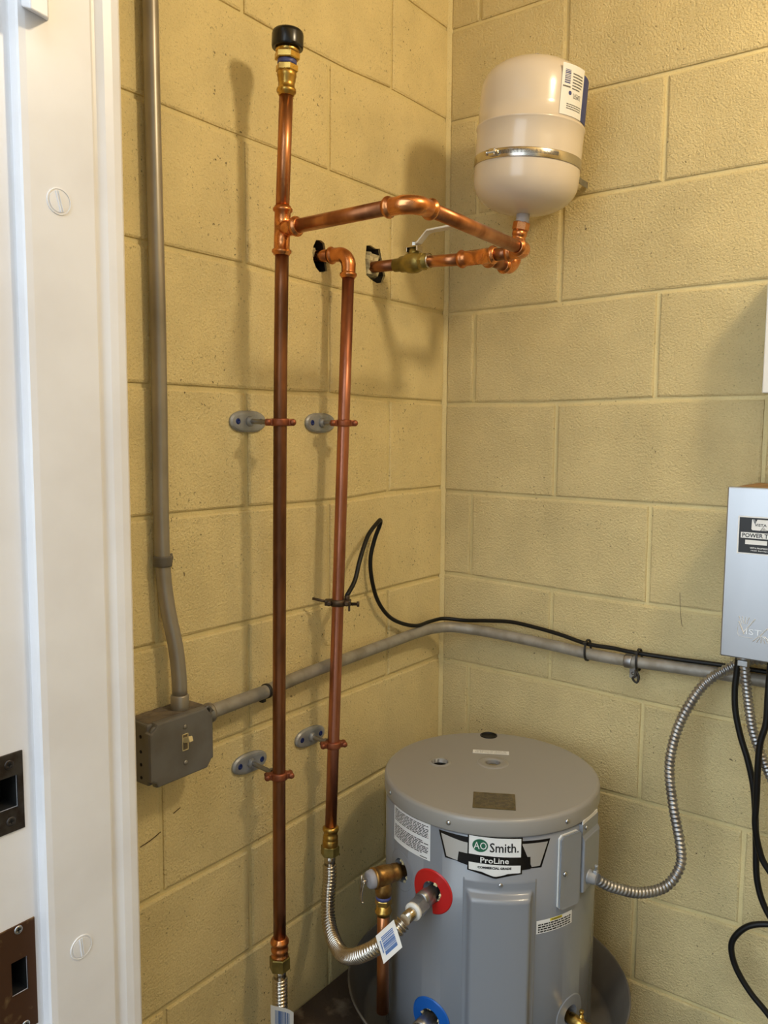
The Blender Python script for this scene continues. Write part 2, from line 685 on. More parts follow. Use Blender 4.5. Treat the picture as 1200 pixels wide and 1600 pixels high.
MD = 0.0046      # mortar face lies this far behind the block faces
wall_back, blk_b = wall('wall_back', BED_R, XR, 0.0765, 0.2795, lambda u, z, d: (u, -d, z),
                        ((XR / 2 - 0.05, MD + 0.05, (FLOOR + CEIL) / 2), (XR + 0.1, 0.10, CEIL - FLOOR)), M['block'])
wall_left, blk_l = wall('wall_left', BED_L, -YF - 0.002, 0.405, 0.212, lambda u, z, d: (d, -u, z),
                        ((-MD - 0.05, YF / 2 + 0.05, (FLOOR + CEIL) / 2), (0.10, -YF + 0.1, CEIL - FLOOR)), M['block_pitted'])
# painted mortar fillet running up the corner
mb = MB()
n = 60
vs, fs = [], []
for i in range(n + 1):
    z = FLOOR + (CEIL - FLOOR) * i / n
    w_ = 0.0055 + 0.002 * rb.random()
    vs += [(-0.003, -w_, z), (w_ * 0.36, -w_ * 0.36, z), (w_, 0.003, z)]
for i in range(n):
    for j in (0, 1):
        fs.append([i * 3 + j, i * 3 + j + 1, i * 3 + j + 4, i * 3 + j + 3])
mb.add(vs, fs, True)
struct('trim_1', mb, M['mortar'])

# broken openings where the pipes leave the wall
hole1 = MB()
pts = [(-.4505, 1.4885), (-.443, 1.5005), (-.430, 1.5020), (-.4205, 1.4990), (-.4165, 1.485), (-.4155, 1.462), (-.412, 1.450),
       (-.422, 1.4455), (-.434, 1.4440), (-.444, 1.4505), (-.4515, 1.463), (-.4535, 1.476)]
pts = [(y, z) for y, z in pts]
hole1.add([(-0.065, y, z) for y, z in pts] + [(0.02, y, z) for y, z in pts],
          [list(range(12)), list(range(12, 24))] + [[i, (i + 1) % 12, 12 + (i + 1) % 12, 12 + i] for i in range(12)])
hole2 = MB()
pts2 = [(-.293, 1.5175), (-.280, 1.520), (-.262, 1.5165), (-.249, 1.5185), (-.245, 1.505), (-.238, 1.488), (-.231, 1.468),
        (-.240, 1.4525), (-.258, 1.449), (-.278, 1.4535), (-.293, 1.4600), (-.297, 1.490)]
hole2.add([(-0.065, y, z) for y, z in pts2] + [(0.02, y, z) for y, z in pts2],
          [list(range(12)), list(range(12, 24))] + [[i, (i + 1) % 12, 12 + (i + 1) % 12, 12 + i] for i in range(12)])
blk = blk_l[(1, 0.21)]
for hm in (hole1, hole2):
    boolean_cut(blk, hm)
    boolean_cut(wall_left, hm)
for pp_ in (pts, pts2):
    cy_, cz_ = sum(p[0] for p in pp_) / 12, sum(p[1] for p in pp_) / 12
    rim = [(cy_ + (y - cy_) * .985, cz_ + (z - cz_) * .985) for y, z in pp_]
    mb = MB()
    mb.add([(-.0045, y, z) for y, z in rim] + [(-.058, y, z) for y, z in rim],
           [list(range(12, 24))] + [[i, (i + 1) % 12, 12 + (i + 1) % 12, 12 + i] for i in range(12)])
    build('cavity', mb, M['cavity'], wall_left, (-.03, cy_, cz_))  # dark liner, the opening's shade painted in
# crumbled plaster inside the right opening
mb = MB()
rp = random.Random(11)
nu, nv = 7, 9
vs, fs = [], []
for j in range(nv):
    for i in range(nu):
        t, s_ = i / (nu - 1), j / (nv - 1)
        y = -.2930 + 0.054 * t
        z = 1.5125 - 0.055 * s_
        edge = min(t, 1 - t, s_, 1 - s_)
        x = -0.0035 + (0.007 * rp.random() if edge > 0.05 else -0.022) - 0.010 * max(0, t - 0.75) * 4
        vs.append((x, y + rp.uniform(-.0016, .0016), z + rp.uniform(-.002, .002)))
for j in range(nv - 1):
    for i in range(nu - 1):
        fs.append([j * nu + i, j * nu + i + 1, (j + 1) * nu + i + 1, (j + 1) * nu + i])
mb.add(vs, fs)
build('plaster_patch', mb, M['plaster'], wall_left, (0, -.268, 1.483))
mb = MB()
vs = []
for i in range(10):
    a = 2 * PI * i / 10
    vs.append((-0.018 + rp.uniform(-.004, .006), -.436 + rp.uniform(.008, .0145) * math.cos(a), 1.4775 + rp.uniform(.009, .0145) * math.sin(a)))
vs.append((-0.006, -.434, 1.4735))
mb.add(vs, [[i, (i + 1) % 10, 10] for i in range(10)])
build('plaster_patch', mb, M['plaster'], wall_left, (-0.01, -.434, 1.4735))

# a few scratches and a hair of dirt on the paint
for nm_, par_, pth_ in (('scratch', wall_left, [(.0006, -.857, .503), (.0008, -.838, .5060), (.0006, -.818, .5120)]),
                        ('scratch', wall_left, [(.0006, -.792, .5330), (.0006, -.778, .5375)]),
                        ('hair', wall_back, [(.5505, -.0006, .8420), (.5530, -.0010, .810), (.5565, -.0006, .7800), (.5600, -.0008, .7760)])):
    mb = MB()
    tube(mb, spline(pth_, .006), .0007 if nm_ == 'scratch' else .0004, 6)
    build(nm_, mb, M['scuff'], par_, pth_[0])
# other walls, floor, ceiling
mb = MB()
box(mb, (XR / 2, YF / 2 - 0.10, FLOOR - 0.05), (XR + 0.2, -YF + 0.4, 0.1))
struct('floor', mb, M['concrete'])
mb = MB()
box(mb, (XR / 2, YF / 2 - 0.10, CEIL + 0.05), (XR + 0.2, -YF + 0.4, 0.1))
struct('ceiling', mb, M['ceiling'])
mb = MB()
box(mb, (XR + 0.05, YF / 2, (FLOOR + CEIL) / 2), (0.1, -YF, CEIL - FLOOR))
struct('wall_right', mb, M['mortar'])
# front wall with the doorway the photograph is taken through
DX0, DX1, DZ = 0.19, 1.32, 2.05
YB = -1.28
mb = MB()
box(mb, (0.015, (YF + YB) / 2, (FLOOR + CEIL) / 2), (0.23, YF - YB, CEIL - FLOOR))
box(mb, ((DX1 + XR + 0.1) / 2, (YF + YB) / 2, (FLOOR + CEIL) / 2), (XR + 0.1 - DX1, YF - YB, CEIL - FLOOR))
box(mb, ((DX0 + DX1) / 2, (YF + YB) / 2, (DZ + CEIL) / 2), (DX1 - DX0, YF - YB, CEIL - DZ))
struct('wall_front', mb, M['white_wall'])
mb = MB()
box(mb, (0.6, -4.3, FLOOR - 0.05), (9, 6.0, 0.1))
struct('ground', mb, M['concrete'])

# ------------------------------------------------------------------ door jamb (left side of the doorway)
mb = MB()
sec = [(0.150, -1.300), (0.200, -1.300), (0.200, -1.141), (0.2006, -1.1392), (0.2125, -1.1388), (0.2150, -1.1372),
       (0.2160, -1.130), (0.2160, -1.0555), (0.2152, -1.0528), (0.2115, -1.0515), (0.2118, -1.047), (0.2150, -1.038),
       (0.2158, -1.028), (0.2150, -1.0185), (0.2125, -1.0150), (0.150, -1.0150)]
zs = [FLOOR, 2.05]
vs = [(x, y, z) for z in zs for x, y in sec]
n = len(sec)
fs = [[i, (i + 1) % n, n + (i + 1) % n, n + i] for i in range(n)] + [list(range(n)), list(range(n, 2 * n))]
mb.add(vs, fs)
door = struct('door_1', mb, M['jamb'])
cut = MB()
box(cut, (0.19, -1.1745, 0.7585), (0.05, 0.0290, 0.036))
box(cut, (0.19, -1.1655, 0.5460), (0.05, 0.0190, 0.040))
boolean_cut(door, cut)
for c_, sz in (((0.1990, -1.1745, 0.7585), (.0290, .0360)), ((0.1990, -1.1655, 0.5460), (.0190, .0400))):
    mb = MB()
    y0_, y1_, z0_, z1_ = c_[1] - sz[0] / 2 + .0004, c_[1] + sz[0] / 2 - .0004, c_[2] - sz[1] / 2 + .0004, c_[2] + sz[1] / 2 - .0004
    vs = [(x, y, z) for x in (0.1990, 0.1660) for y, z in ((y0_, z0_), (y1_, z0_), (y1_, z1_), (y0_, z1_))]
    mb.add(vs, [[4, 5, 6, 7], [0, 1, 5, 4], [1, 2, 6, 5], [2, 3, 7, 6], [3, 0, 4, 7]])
    build('shaded_dust_box', mb, M['hole'], door, c_)  # dust-box liner, near-black to stand in for the shade inside


def strike(y0, y1, zc, h, win, m, screws, r):
    """flat strike plate with a real window and two screws"""
    mb = MB()
    box(mb, (0.2006, (y0 + y1) / 2, zc), (0.0022, y1 - y0, h), None, 0, 0.0006)
    p = build('strike_plate', mb, m, door, (0.2006, (y0 + y1) / 2, zc))
    c = MB()
    box(c, (0.2, win[0], win[1]), (0.02, win[2], win[3]))
    boolean_cut(p, c)
    for (y, z) in screws:
        s_ = MB()
        lathe(s_, [(r, -0.0005), (r, 0.0006), (r * 0.85, 0.0012), (r * 0.3, 0.0013), (r * 0.28, 0.0004), (0, 0.0004)],
              (0.2017, y, z), (1, 0, 0), 16)
        box(s_, (0.2031, y, z), (0.0003, r * 1.1, r * 0.25), None, 1)
        box(s_, (0.2031, y, z), (0.0003, r * 0.25, r * 1.1), None, 1)
        build('screw', s_, [M['screw'] if m is M['strike_brown'] else M['strike_dark'], M['hole']], p, (0.2017, y, z))
    return p


sp = strike(-1.205, -1.1530, 0.7580, 0.088, (-1.1745, 0.7585, 0.029, 0.036), M['strike_dark'],
            [(-1.1690, 0.7905), (-1.1690, 0.7270)], 0.0052)
sp['label'] = 'upper dark steel strike plate with square opening'
sp = strike(-1.190, -1.1460, 0.5430, 0.127, (-1.1655, 0.5460, 0.019, 0.040), M['strike_brown'],
            [(-1.1655, 0.6010), (-1.1610, 0.4865)], 0.0048)
sp['label'] = 'lower worn brown strike plate with crosshead screws'
for (z, ang) in ((1.391, 0.25), (0.5515, 0.1)):
    y = -1.0985
    s_ = MB()
    rr = 0.0128
    lathe(s_, [(rr + 0.0016, -0.001), (rr + 0.0012, 0.0009), (rr + .0002, 0.0010), (rr - 0.0002, -0.0010), (rr - 0.0012, -.0010), (rr - 0.0016, 0.0010),
               (rr * 0.5, 0.0012), (0, 0.0012)], (0.2160, y, z), (1, 0, 0), 36, False)
    a = build('anchor_plug', s_, M['jamb'], door, (0.2160, y, z))
    s2 = MB()
    R = Matrix.Rotation(ang, 3, 'X')
    for sg in (-1, 1):
        box(s2, V((0.2174, y, z)) + R @ V((0, sg * 0.0014, 0)), (0.0016, 0.0009, rr * 1.7), R)
    build('slot_ridge', s2, M['jamb'], a, (0.2160, y, z))
mb = MB()
prof = [(-.1365, 0), (-.0, 0)]
vs = [(0.2155, -1.1340, 1.5740), (0.236, -1.1360, 1.5650), (0.236, -1.1160, 1.5630), (0.2155, -1.1040, 1.5705),
      (0.2155, -1.1340, 1.660), (0.236, -1.1360, 1.660), (0.236, -1.1160, 1.660), (0.2155, -1.1040, 1.660)]
mb.add(vs, [[0, 1, 2, 3], [4, 5, 6, 7], [0, 1, 5, 4], [1, 2, 6, 5], [2, 3, 7, 6], [3, 0, 4, 7]])
b_ = build('bracket', mb, M['jamb'], door, (0.216, -1.12, 1.57))
md = b_.modifiers.new('bevel', 'BEVEL')
md.width = 0.0015
md.segments = 2
b_['label'] = 'white painted block high on the jamb'

# unseen wall added right of the doorway to cut side daylight
mb = MB()
box(mb, (1.95, -2.98, (FLOOR + 2.9) / 2), (0.20, 3.4, 2.9 - FLOOR), None, 0, 0.003)
struct('wall_light_blocker', mb, M['blocker'])

# ------------------------------------------------------------------ dirty pad under the heater
mb = MB()
nx, ny = 22, 26
rp = random.Random(5)
vs, fs = [], []
for j in range(ny + 1):
    for i in range(nx + 1):
        yj = 0.006 + 0.62 * j / ny
        vs.append((0.004 + (min(0.535, 0.43 + yj * 0.5) - 0.004) * i / nx, -yj, 0.0245 + (rp.uniform(-.003, .0) if 0 < i else 0)))
for j in range(ny):
    for i in range(nx):
        fs.append([j * (nx + 1) + i, j * (nx + 1) + i + 1, (j + 1) * (nx + 1) + i + 1, (j + 1) * (nx + 1) + i])
mb.add(vs, fs)
ol = [(.004, -.006), (.004, -.626), (.535, -.626), (.535, -.21), (.433, -.006)]
mb.add([(x, y, FLOOR) for x, y in ol] + [(x, y, 0.0245) for x, y in ol], [list(range(5))] + [[i, (i + 1) % 5, 5 + (i + 1) % 5, 5 + i] for i in range(5)])
tag(build('concrete_pad', mb, M['dirty_pad'], None, (0.29, -0.316, FLOOR)),
    'dirt-stained dark concrete pad below the grey water heater', 'pad')

# ------------------------------------------------------------------ left copper riser
C1 = (.0713, -.622)
ris = thing('copper_riser', 'tallest vertical copper pipe, dark brown below a tee, topped by a black cap', 'pipe', (.0713, -.622, 0.19))
T0 = V((.0853, -.622, 1.473))
mb = MB()
tube(mb, spline([(.0713, -.622, .250), (.0720, -.622, .56), (.0785, -.622, 1.16), (.0845, -.622, 1.440)], 0.08), PR, 22)
build('lower_pipe', mb, M['copper_dark'], ris)
mb = MB()
pipe(mb, (.0858, -.622, 1.503), (.0955, -.622, 1.684))
build('upper_pipe', mb, M['copper'], ris)
mb = MB()
up = (V((.0955, -.622, 1.684)) - V((.0845, -.622, 1.44))).normalized()
lathe(mb, [(PR, -.041)] + [(r, -.034 - (s - .034)) for r, s in []] + [(r, -s) for r, s in reversed(sleeve_profile(0.041))][1:]
      + sleeve_profile(0.036), T0, up, 24)
lathe(mb, [(SL, 0)] + sleeve_profile(0.037)[1:], T0, (1, 0, 0), 24)
build('tee', mb, M['copper_fit'], ris)
mb = MB()
lathe(mb, [(PR, .262), (.0133, .261), (.0138, .258), (.0160, .2565), (.0165, .2535), (.0160, .2505), (.0138, .249), (.0138, .243),
           (.0152, .2415), (.0154, .238), (.0148, .236), (.0140, .235), (.0140, .231), (.0152, .229), (.0152, .2265), (.0135, .226), (.0135, .218)],
      (.0713, -.622, 0), (0, 0, 1), 24)
build('press_adapter', mb, M['copper_fit'], ris)
# brass fitting with black cap on top
bt = thing('capped_brass_fitting', 'brass fitting with a round black cap atop the tallest copper pipe', 'fitting', (.0955, -.622, 1.678))
O_ = V((.0952, -.622, 1.676))
ax = up
mb = MB()
lathe(mb, [(PR, 0), (.0125, .0005), (.0128, .003), (.0150, .0045), (.0156, .0075), (.0150, .0105), (.0130, .012), (.0130, .020),
           (.0140, .022), (.0142, .027), (.0152, .0285), (.0153, .034), (.015, .0345), (.015, .036)], O_, ax, 24)
hexagon(mb, O_, ax, .0178, .035, .046)
build('adapter', mb, M['brass'], bt)
mb = MB()
lathe(mb, [(.0140, .0455), (.0152, .0465), (.0154, .049), (.0150, .0525), (.0140, .0535)], O_, ax, 20)
build('thread_seal', mb, M['tape_blue'], bt)
mb = MB()
hexagon(mb, O_, ax, .0202, .053, .064)
lathe(mb, [(.0180, .063), (.0188, .066), (.0188, .072)], O_, ax, 20)
build('hex_nut', mb, M['brass'], bt)
mb = MB()
lathe(mb, [(.0185, .0705), (.0225, .0695), (.0243, .0705), (.0249, .074), (.0249, .090), (.0240, .0940), (.0215, .0965), (.0, .0972)], O_, ax, 32)
build('cap', mb, M['black'], bt)

# ------------------------------------------------------------------ horizontal loop from the riser to the valve
loop = thing('copper_loop', 'horizontal copper pipe bent around the corner below the beige tank', 'pipe', (.342, -.45, 1.47))
E1 = V((.342, -.622, 1.4747))
E2 = V((.342, -.272, 1.4695))
mb = MB()
pipe(mb, (.117, -.622, 1.4733), E1 - V((.045, 0, 0)))
build('pipe', mb, M['copper'], loop)
mb = MB()
elbow(mb, E1, (-1, 0, 0), (0, 1, 0))
build('elbow', mb, M['copper_fit'], loop)
mb = MB()
pipe(mb, E1 + V((0, .045, 0)), E2 - V((0, .045, 0)))
build('pipe', mb, M['copper'], loop)
mb = MB()
elbow(mb, E2, (0, -1, 0), (-1, 0, 0), 0.020, 0.020)
build('elbow', mb, M['copper_fit'], loop)
mb = MB()
pipe(mb, E2 - V((.036, 0, 0)), (.276, -.272, 1.4695))
build('pipe', mb, M['copper_dark'], loop)
TC = V((.243, -.272, 1.4700))
mb = MB()
lathe(mb, [(r, -s) for r, s in reversed(sleeve_profile(0.040, 0.0138))] + sleeve_profile(0.038, 0.0138), TC, (1, 0, 0), 24)
lathe(mb, [(SL, 0)] + sleeve_profile(0.036)[1:], TC + V((.006, 0, 0)), (0, 1, 0), 24)
build('tee', mb, M['copper_fit'], loop)
mb = MB()
pipe(mb, (.130, -.272, 1.4745), TC - V((.038, 0, 0)))
build('pipe', mb, M['copper'], loop)
BE = V((.249, -.150, 1.4685))
mb = MB()
pipe(mb, TC + V((.006, .034, 0)), BE - V((0, .030, 0)))
build('pipe', mb, M['copper_dark'], loop)
TA = V((.0205, 0, .279)).normalized()         # the tank hangs slightly askew
TB = V((.2690, -.150, 1.5610))
adir = (TB - BE).normalized()
mb = MB()
elbow(mb, BE, (0, -1, 0), adir, 0.020, 0.020)
build('elbow', mb, M['copper_fit'], loop)
mb = MB()
L_ = (TB - BE).length
lathe(mb, [(PR, .030), (PR, .038), (.0130, .0385), (.0152, .040), (.0155, .0430), (.0150, .0455), (.0132, .047), (.0132, .051), (.0142, .052),
           (.0142, .056), (.0132, .057), (.0132, .060), (.0145, .061), (.0145, .072)], BE, adir, 24)
hexagon(mb, BE, adir, .0160, .071, .0870)
build('tank_adapter', mb, M['copper_fit'], loop)

# ------------------------------------------------------------------ ball valve
bv = thing('ball_valve', 'brass ball valve with white lever beside the ragged wall opening', 'valve', (.10, -.272, 1.4755))
VC = V((.100, -.272, 1.4758))
mb = MB()
pipe(mb, (-.055, -.272, 1.480), (.062, -.272, 1.4768))
build('pipe_stub', mb, M['copper_dark'], bv)
mb = MB()
lathe(mb, [(PR, -.046), (.0128, -.0455), (.0130, -.030), (.0155, -.029), (.0160, -.018), (.0185, -.014), (.0200, -.006), (.0200, .006),
           (.0175, .013), (.0150, .017), (.0150, .027), (.0136, .0275), (.0136, .033), (PR, .0335)], VC, (1, 0, 0), 24)
lathe(mb, [(.010, .010), (.010, .024), (.0085, .0245), (.0085, .030)], VC, (0, 0, 1), 18)
hexagon(mb, VC, (1, 0, 0), .0172, .016, .026)
build('body', mb, M['brass_dull'], bv)
mb = MB()
lathe(mb, [(.0136, .034), (.0142, .0342), (.0142, .0368), (PR, .037)], VC, (1, 0, 0), 20)
build('solder_ring', mb, M['chrome'], bv)
mb = MB()
hexagon(mb, VC, (0, 0, 1), .0065, .030, .0395)
box(mb, VC + V((0, 0, .0295)), (.026, .019, .003), None, 0, .0006)
box(mb, VC + V((-.012, 0, .0250)), (.003, .019, .010), None, 0, .0006)
box(mb, VC + V((.012, 0, .0250)), (.003, .019, .010), None, 0, .0006)
build('stem_nut', mb, M['chrome'], bv)
mb = MB()
path = [(.006, .033), (.013, .035), (.029, .0500), (.035, .0530), (.060, .0535), (.104, .0545)]
wd = [.007, .0085, .0085, .0100, .0108, .0095]
vs, fs = [], []
for (x, z), w in zip(path, wd):
    vs += [VC + V((x, -w, z)), VC + V((x, w, z)), VC + V((x, w, z + .0042)), VC + V((x, -w, z + .0042))]
for i in range(5):
    for j in range(4):
        q = (j + 1) % 4
        fs.append([i * 4 + j, i * 4 + q, i * 4 + 4 + q, i * 4 + 4 + j])
fs += [[0, 1, 2, 3], [20, 21, 22, 23]]
mb.add(vs, fs)
lathe(mb, [(.0095, .0), (.0095, .0042)], VC + V((.104, 0, .0545)), (0, 0, 1), 20)
lev = build('lever', mb, M['white_plastic'], bv)
md = lev.modifiers.new('bevel', 'BEVEL')
md.width = 0.0012
md.segments = 2

# ------------------------------------------------------------------ second riser
r2 = thing('copper_drop_pipe', 'shorter vertical copper pipe from the wall elbow down to the ribbed hose', 'pipe', (.058, -.468, .37))
top2 = V((.058, -.4190, 1.4735))
bot2 = V((.058, -.4682, .398))
dn = (bot2 - top2).normalized()
mb = MB()
pipe(mb, (-.055, -.433, 1.4745), (.024, -.4235, 1.474))
build('pipe_stub', mb, M['copper_fit'], r2)
mb = MB()
elbow(mb, top2, (-1, -.09, 0), dn, 0.024, 0.021)
build('elbow', mb, M['copper_fit'], r2)
mb = MB()
tube(mb, [top2 + dn * s for s in (.043, .3, .6, .9, 1.074)], PR, 22)
build('pipe', mb, M['copper_rose'], r2)
mb = MB()
lathe(mb, [(PR, -.004), (.0130, -.003), (.0152, -.0015), (.0157, .002), (.0152, .0050), (.0132, .0065), (.0132, .013), (.0143, .015), (.0146, .020),
           (.0138, .0215), (.0145, .023), (.0150, .024), (.0150, .036), (.0140, .037)], bot2, dn, 24)
build('brass_adapter', mb, M['brass'], r2)

# ------------------------------------------------------------------ flexible connectors
def ribbed(mb, pts, r=.0118, amp=.0020, pitch=.0066, seg=18):
    P_ = spline(pts, 0.00082)
    return tube(mb, P_, r, seg, True, 0, True, 0.0, amp, pitch, True)


fx = thing('flexible_hose', 'ribbed stainless hose curving from the shorter copper pipe to the red ring', 'hose', (.15, -.55, .22))
nb = bot2 + dn * .034
mb = MB()
hexagon(mb, nb, dn, .0178, 0, .019)
build('union_nut', mb, M['brass_dull'], fx)
mb = MB()
lathe(mb, [(.0108, .017), (.0108, .038)], nb, dn, 20)
build('collar', mb, M['chrome'], fx)
mb = MB()
ribbed(mb, [nb + dn * .037, (.0590, -.4725, .300), (.0605, -.479, .262), (.072, -.492, .2345), (.096, -.511, .2215), (.128, -.533, .2205),
            (.165, -.558, .232), (.2000, -.577, .2540), (.2350, -.590, .2810), (.2620, -.590, .3040), (.2870, -.578, .3310), (.2950, -.562, .3440)])
build('ribbed_tube', mb, M['chrome'], fx)
mb = MB()
lathe(mb, [(.0100, -.0155), (.0100, .026)], (.297, -.545, .3505), (0, 1, .09), 18)
build('collar', mb, M['chrome'], fx)
mb = MB()
lathe(mb, [(.0112, 0), (.0152, .0006), (.0156, .003), (.0152, .006), (.0112, .0066)], (.297, -.5385, .3512), (0, 1, .09), 20)
build('washer', mb, M['white_plastic'], fx)
mb = MB()
hexagon(mb, (.297, -.533, .3520), (0, 1, .06), .0166, 0, .024)
lathe(mb, [(.0125, .024), (.0132, .025), (.0132, .048), (.0125, .049)], (.297, -.533, .3520), (0, 1, .06), 18)
build('union_nut', mb, M['steel'], fx)


def hose_label(parent, c, along, across, w, h, curl, seed):
    """paper barcode flag wrapped on a hose; curl bends the free end"""
    a, b2 = V(along).normalized(), V(across).normalized()
    nrm = a.cross(b2).normalized()
    if nrm.y > 0:
        nrm = -nrm
    def P3(x, y, z):
        t = max(0.0, x)
        return V(c) + b2 * x + a * y + nrm * (z + curl * t * t - 9.0 * min(0, x + w * 0.3) ** 2 * 1.5)
    m1 = MB()
    nx_ = 10
    for zz in (0, -0.0004):
        quad(m1, -w / 2, -h / 2, w / 2, h / 2, zz, 0, nx_)
    m1.map(P3)
    lb = build('barcode_tag', m1, M['white'], parent, c)
    m2 = MB()
    barcode(m2, -w * .30, -h * .28, w * .33, h * .34, 0.0006, 0, seed)
    words(m2, -w * .22, -h * .40, w * .20, -h * .32, 1, 0.7, 0.0006, 0, seed)
    m2.map(P3)
    build('print', m2, M['ink_blue'], lb, c)
    return lb


al = (V((.2620, -.590, .3040)) - V((.2950, -.562, .3440)))
hose_label(fx, V((.2960, -.6030, .3330)), -al, V((.62, -.38, -.45)), .046, .040, 3, 5)

# connector under the tall riser, returning to the blue port below the picture
fx2 = thing('flexible_hose', 'ribbed stainless hose with a curled barcode tag below the tallest copper pipe', 'hose', (.0713, -.622, .19))
mb = MB()
hexagon(mb, (.0713, -.622, .226), (0, 0, -1), .0185, 0, .024)
build('union_nut', mb, M['brass_dull'], fx2)
mb = MB()
lathe(mb, [(.0108, .022), (.0108, .040)], (.0713, -.622, .226), (0, 0, -1), 20)
build('collar', mb, M['chrome'], fx2)
mb = MB()
ribbed(mb, [(.0713, -.622, .187), (.0713, -.622, .14), (.0740, -.6240, .10), (.092, -.632, .063), (.125, -.642, .045), (.18, -.650, .044),
            (.235, -.645, .058), (.275, -.625, .082), (.297, -.585, .1110), (.297, -.555, .122)])
build('ribbed_tube', mb, M['chrome'], fx2)
mb = MB()
hexagon(mb, (.297, -.560, .1220), (0, 1, .05), .0166, 0, .026)
lathe(mb, [(.0135, .026), (.0142, .027), (.0142, .052)], (.297, -.560, .1220), (0, 1, .05), 18)
build('union_nut', mb, M['steel'], fx2)
hose_label(fx2, V((.0900, -.6350, .1240)), (0, 0, 1), (.86, .35, 0), .046, .042, 12, 8)

# ------------------------------------------------------------------ water heater
HC = V((.297, -.281, 0))
HB = 0.0305
HR = 0.1982
wh = thing('water_heater', 'squat cylindrical grey electric water heater standing in a drain pan', 'water heater', (.297, -.281, HB))


def cyl(th, z, r=HR):
    a = math.radians(th)
    return V((HC.x + r * math.cos(a), HC.y + r * math.sin(a), z))


def wrap(th0, z0, r=HR):
    """maps flat (x right, y up, z out) onto the heater's side"""
    def fn(x, y, z):
        return cyl(th0 + math.degrees(x / r), z0 + y, r + z)
    return fn


mb = MB()
lathe(mb, [(.185, HB), (HR - .002, HB + .001), (HR, HB + .004), (HR, .30), (HR, .4835), (.19, .485)], HC, (0, 0, 1), 128)
body = build('body', mb, M['heater'], wh)
# side openings for the ports
cut = MB()
for th, z, r in ((-90, .361, .0185), (-113, .366, .021), (-90, .126, .0185), (-13, .131, .0170)):
    a = math.radians(th)
    lathe(cut, [(r, HR - .03), (r, HR + .02)], V((HC.x, HC.y, z)), (math.cos(a), math.sin(a), 0), 24)
boolean_cut(body, cut)
mb = MB()
lathe(mb, [(.1995, .4805), (.2010, .4808), (.2015, .4825), (.2015, .5045), (.2005, .5075), (.1980, .5098), (.1945, .5108), (.0, .5112),
           (.0, .496), (.1995, .4962)], HC, (0, 0, 1), 128)
lid = build('lid', mb, M['lid'], wh)
ru = V((math.cos(math.radians(29)), math.sin(math.radians(29)), 0))
rv = V((-ru.y, ru.x, 0))


def lidp(a, b2, z=.5112):
    p = HC + ru * a + rv * b2
    return V((p.x, p.y, z))


cut = MB()
for a, b2, r in ((-.006, .183, .0150), (-.0985, .0232, .0160), (.0035, .0361, .0140)):
    lathe(cut, [(r, -.03), (r, .02)], lidp(a, b2), (0, 0, 1), 28)
boolean_cut(lid, cut)
for pfaces in (lid.data, body.data):
    for p in pfaces.polygons:
        p.use_smooth = abs(p.normal.z) < 0.93 and len(p.vertices) <= 4
mb = MB()
for a, b2, r, ro in ((-.0985, .0232, .0160, .022), (.0035, .0361, .0140, .031)):
    lathe(mb, [(r + .0002, -.0075 if ro < .025 else -.014), (r + .0002, .0008), (r + .001, .0015), (ro * .8, .0012), (ro - .001, .0006), (ro, -.0004)],
          lidp(a, b2), (0, 0, 1), 32, True, 0, False)
build('opening_rim', mb, M['lid'], lid)
mb = MB()
lathe(mb, [(.0085, -.012), (.0145, -.0115), (.0152, .0006), (.0165, .0016), (.0180, .0008), (.0182, -.001)], lidp(-.006, .181), (0, 0, 1), 28)
lathe(mb, [(.0, -.0125), (.0150, -.0125)], lidp(-.006, .181), (0, 0, 1), 28, True, 0, False)
g_ = build('grommet', mb, M['black_dull'], lid)
g_['label'] = 'black rubber grommet at the back edge'
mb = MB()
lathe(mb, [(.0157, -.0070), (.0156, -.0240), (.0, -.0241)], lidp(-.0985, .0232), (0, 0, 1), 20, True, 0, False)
build('cavity', mb, M['hole'], lid)  # near-black liner paints the shade deep in the lid opening
mb = MB()
lathe(mb, [(.0138, -.012), (.0138, -.010), (.0085, -.008), (.0085, -.0045), (.0070, -.003), (.0, -.0028)], lidp(.0035, .0361), (0, 0, 1), 20)
build('plug', mb, M['chrome'], lid)
# name plate and sticker on the lid
Rl = Matrix((ru, rv, V((0, 0, 1)))).transposed()
mb = MB()
box(mb, lidp(.0068, -.1320, .5117), (.0730, .0620, .0007), Rl)
npl = build('name_plate', mb, M['foil'], lid)
mb = MB()
words(mb, -.033, -.024, .033, .026, 9, .3, 0, 0, 4)
mb.map(lambda x, y, z: lidp(.0068 + x, -.1320 + y, .51215))
build('print', mb, M['ink_grey'], npl)
mb = MB()
box(mb, lidp(-.0006, .0880, .5116), (.0720, .0170, .0005), Rl)
st = build('sticker', mb, M['white'], lid)
mb = MB()
for s_, yy in (('TEMPERATURE PRESSURE', .0035), ('RELIEF VALVE OPENING', -.0035)):
    join(mb, text_mb(s_, .062, .0042), 0, yy)
mb.map(lambda x, y, z: lidp(-.0006 + x, .0880 + y, .51195))
build('print', mb, M['ink_grey'], st)
for th in (-81, -20.7, -125):
    a = math.radians(th)
    mb = MB()
    screw_head(mb, cyl(th, .4945, .2015), (math.cos(a), math.sin(a), 0), .0042, .0028)
    build('screw', mb, M['screw'], lid, cyl(th, .4945, .2015))

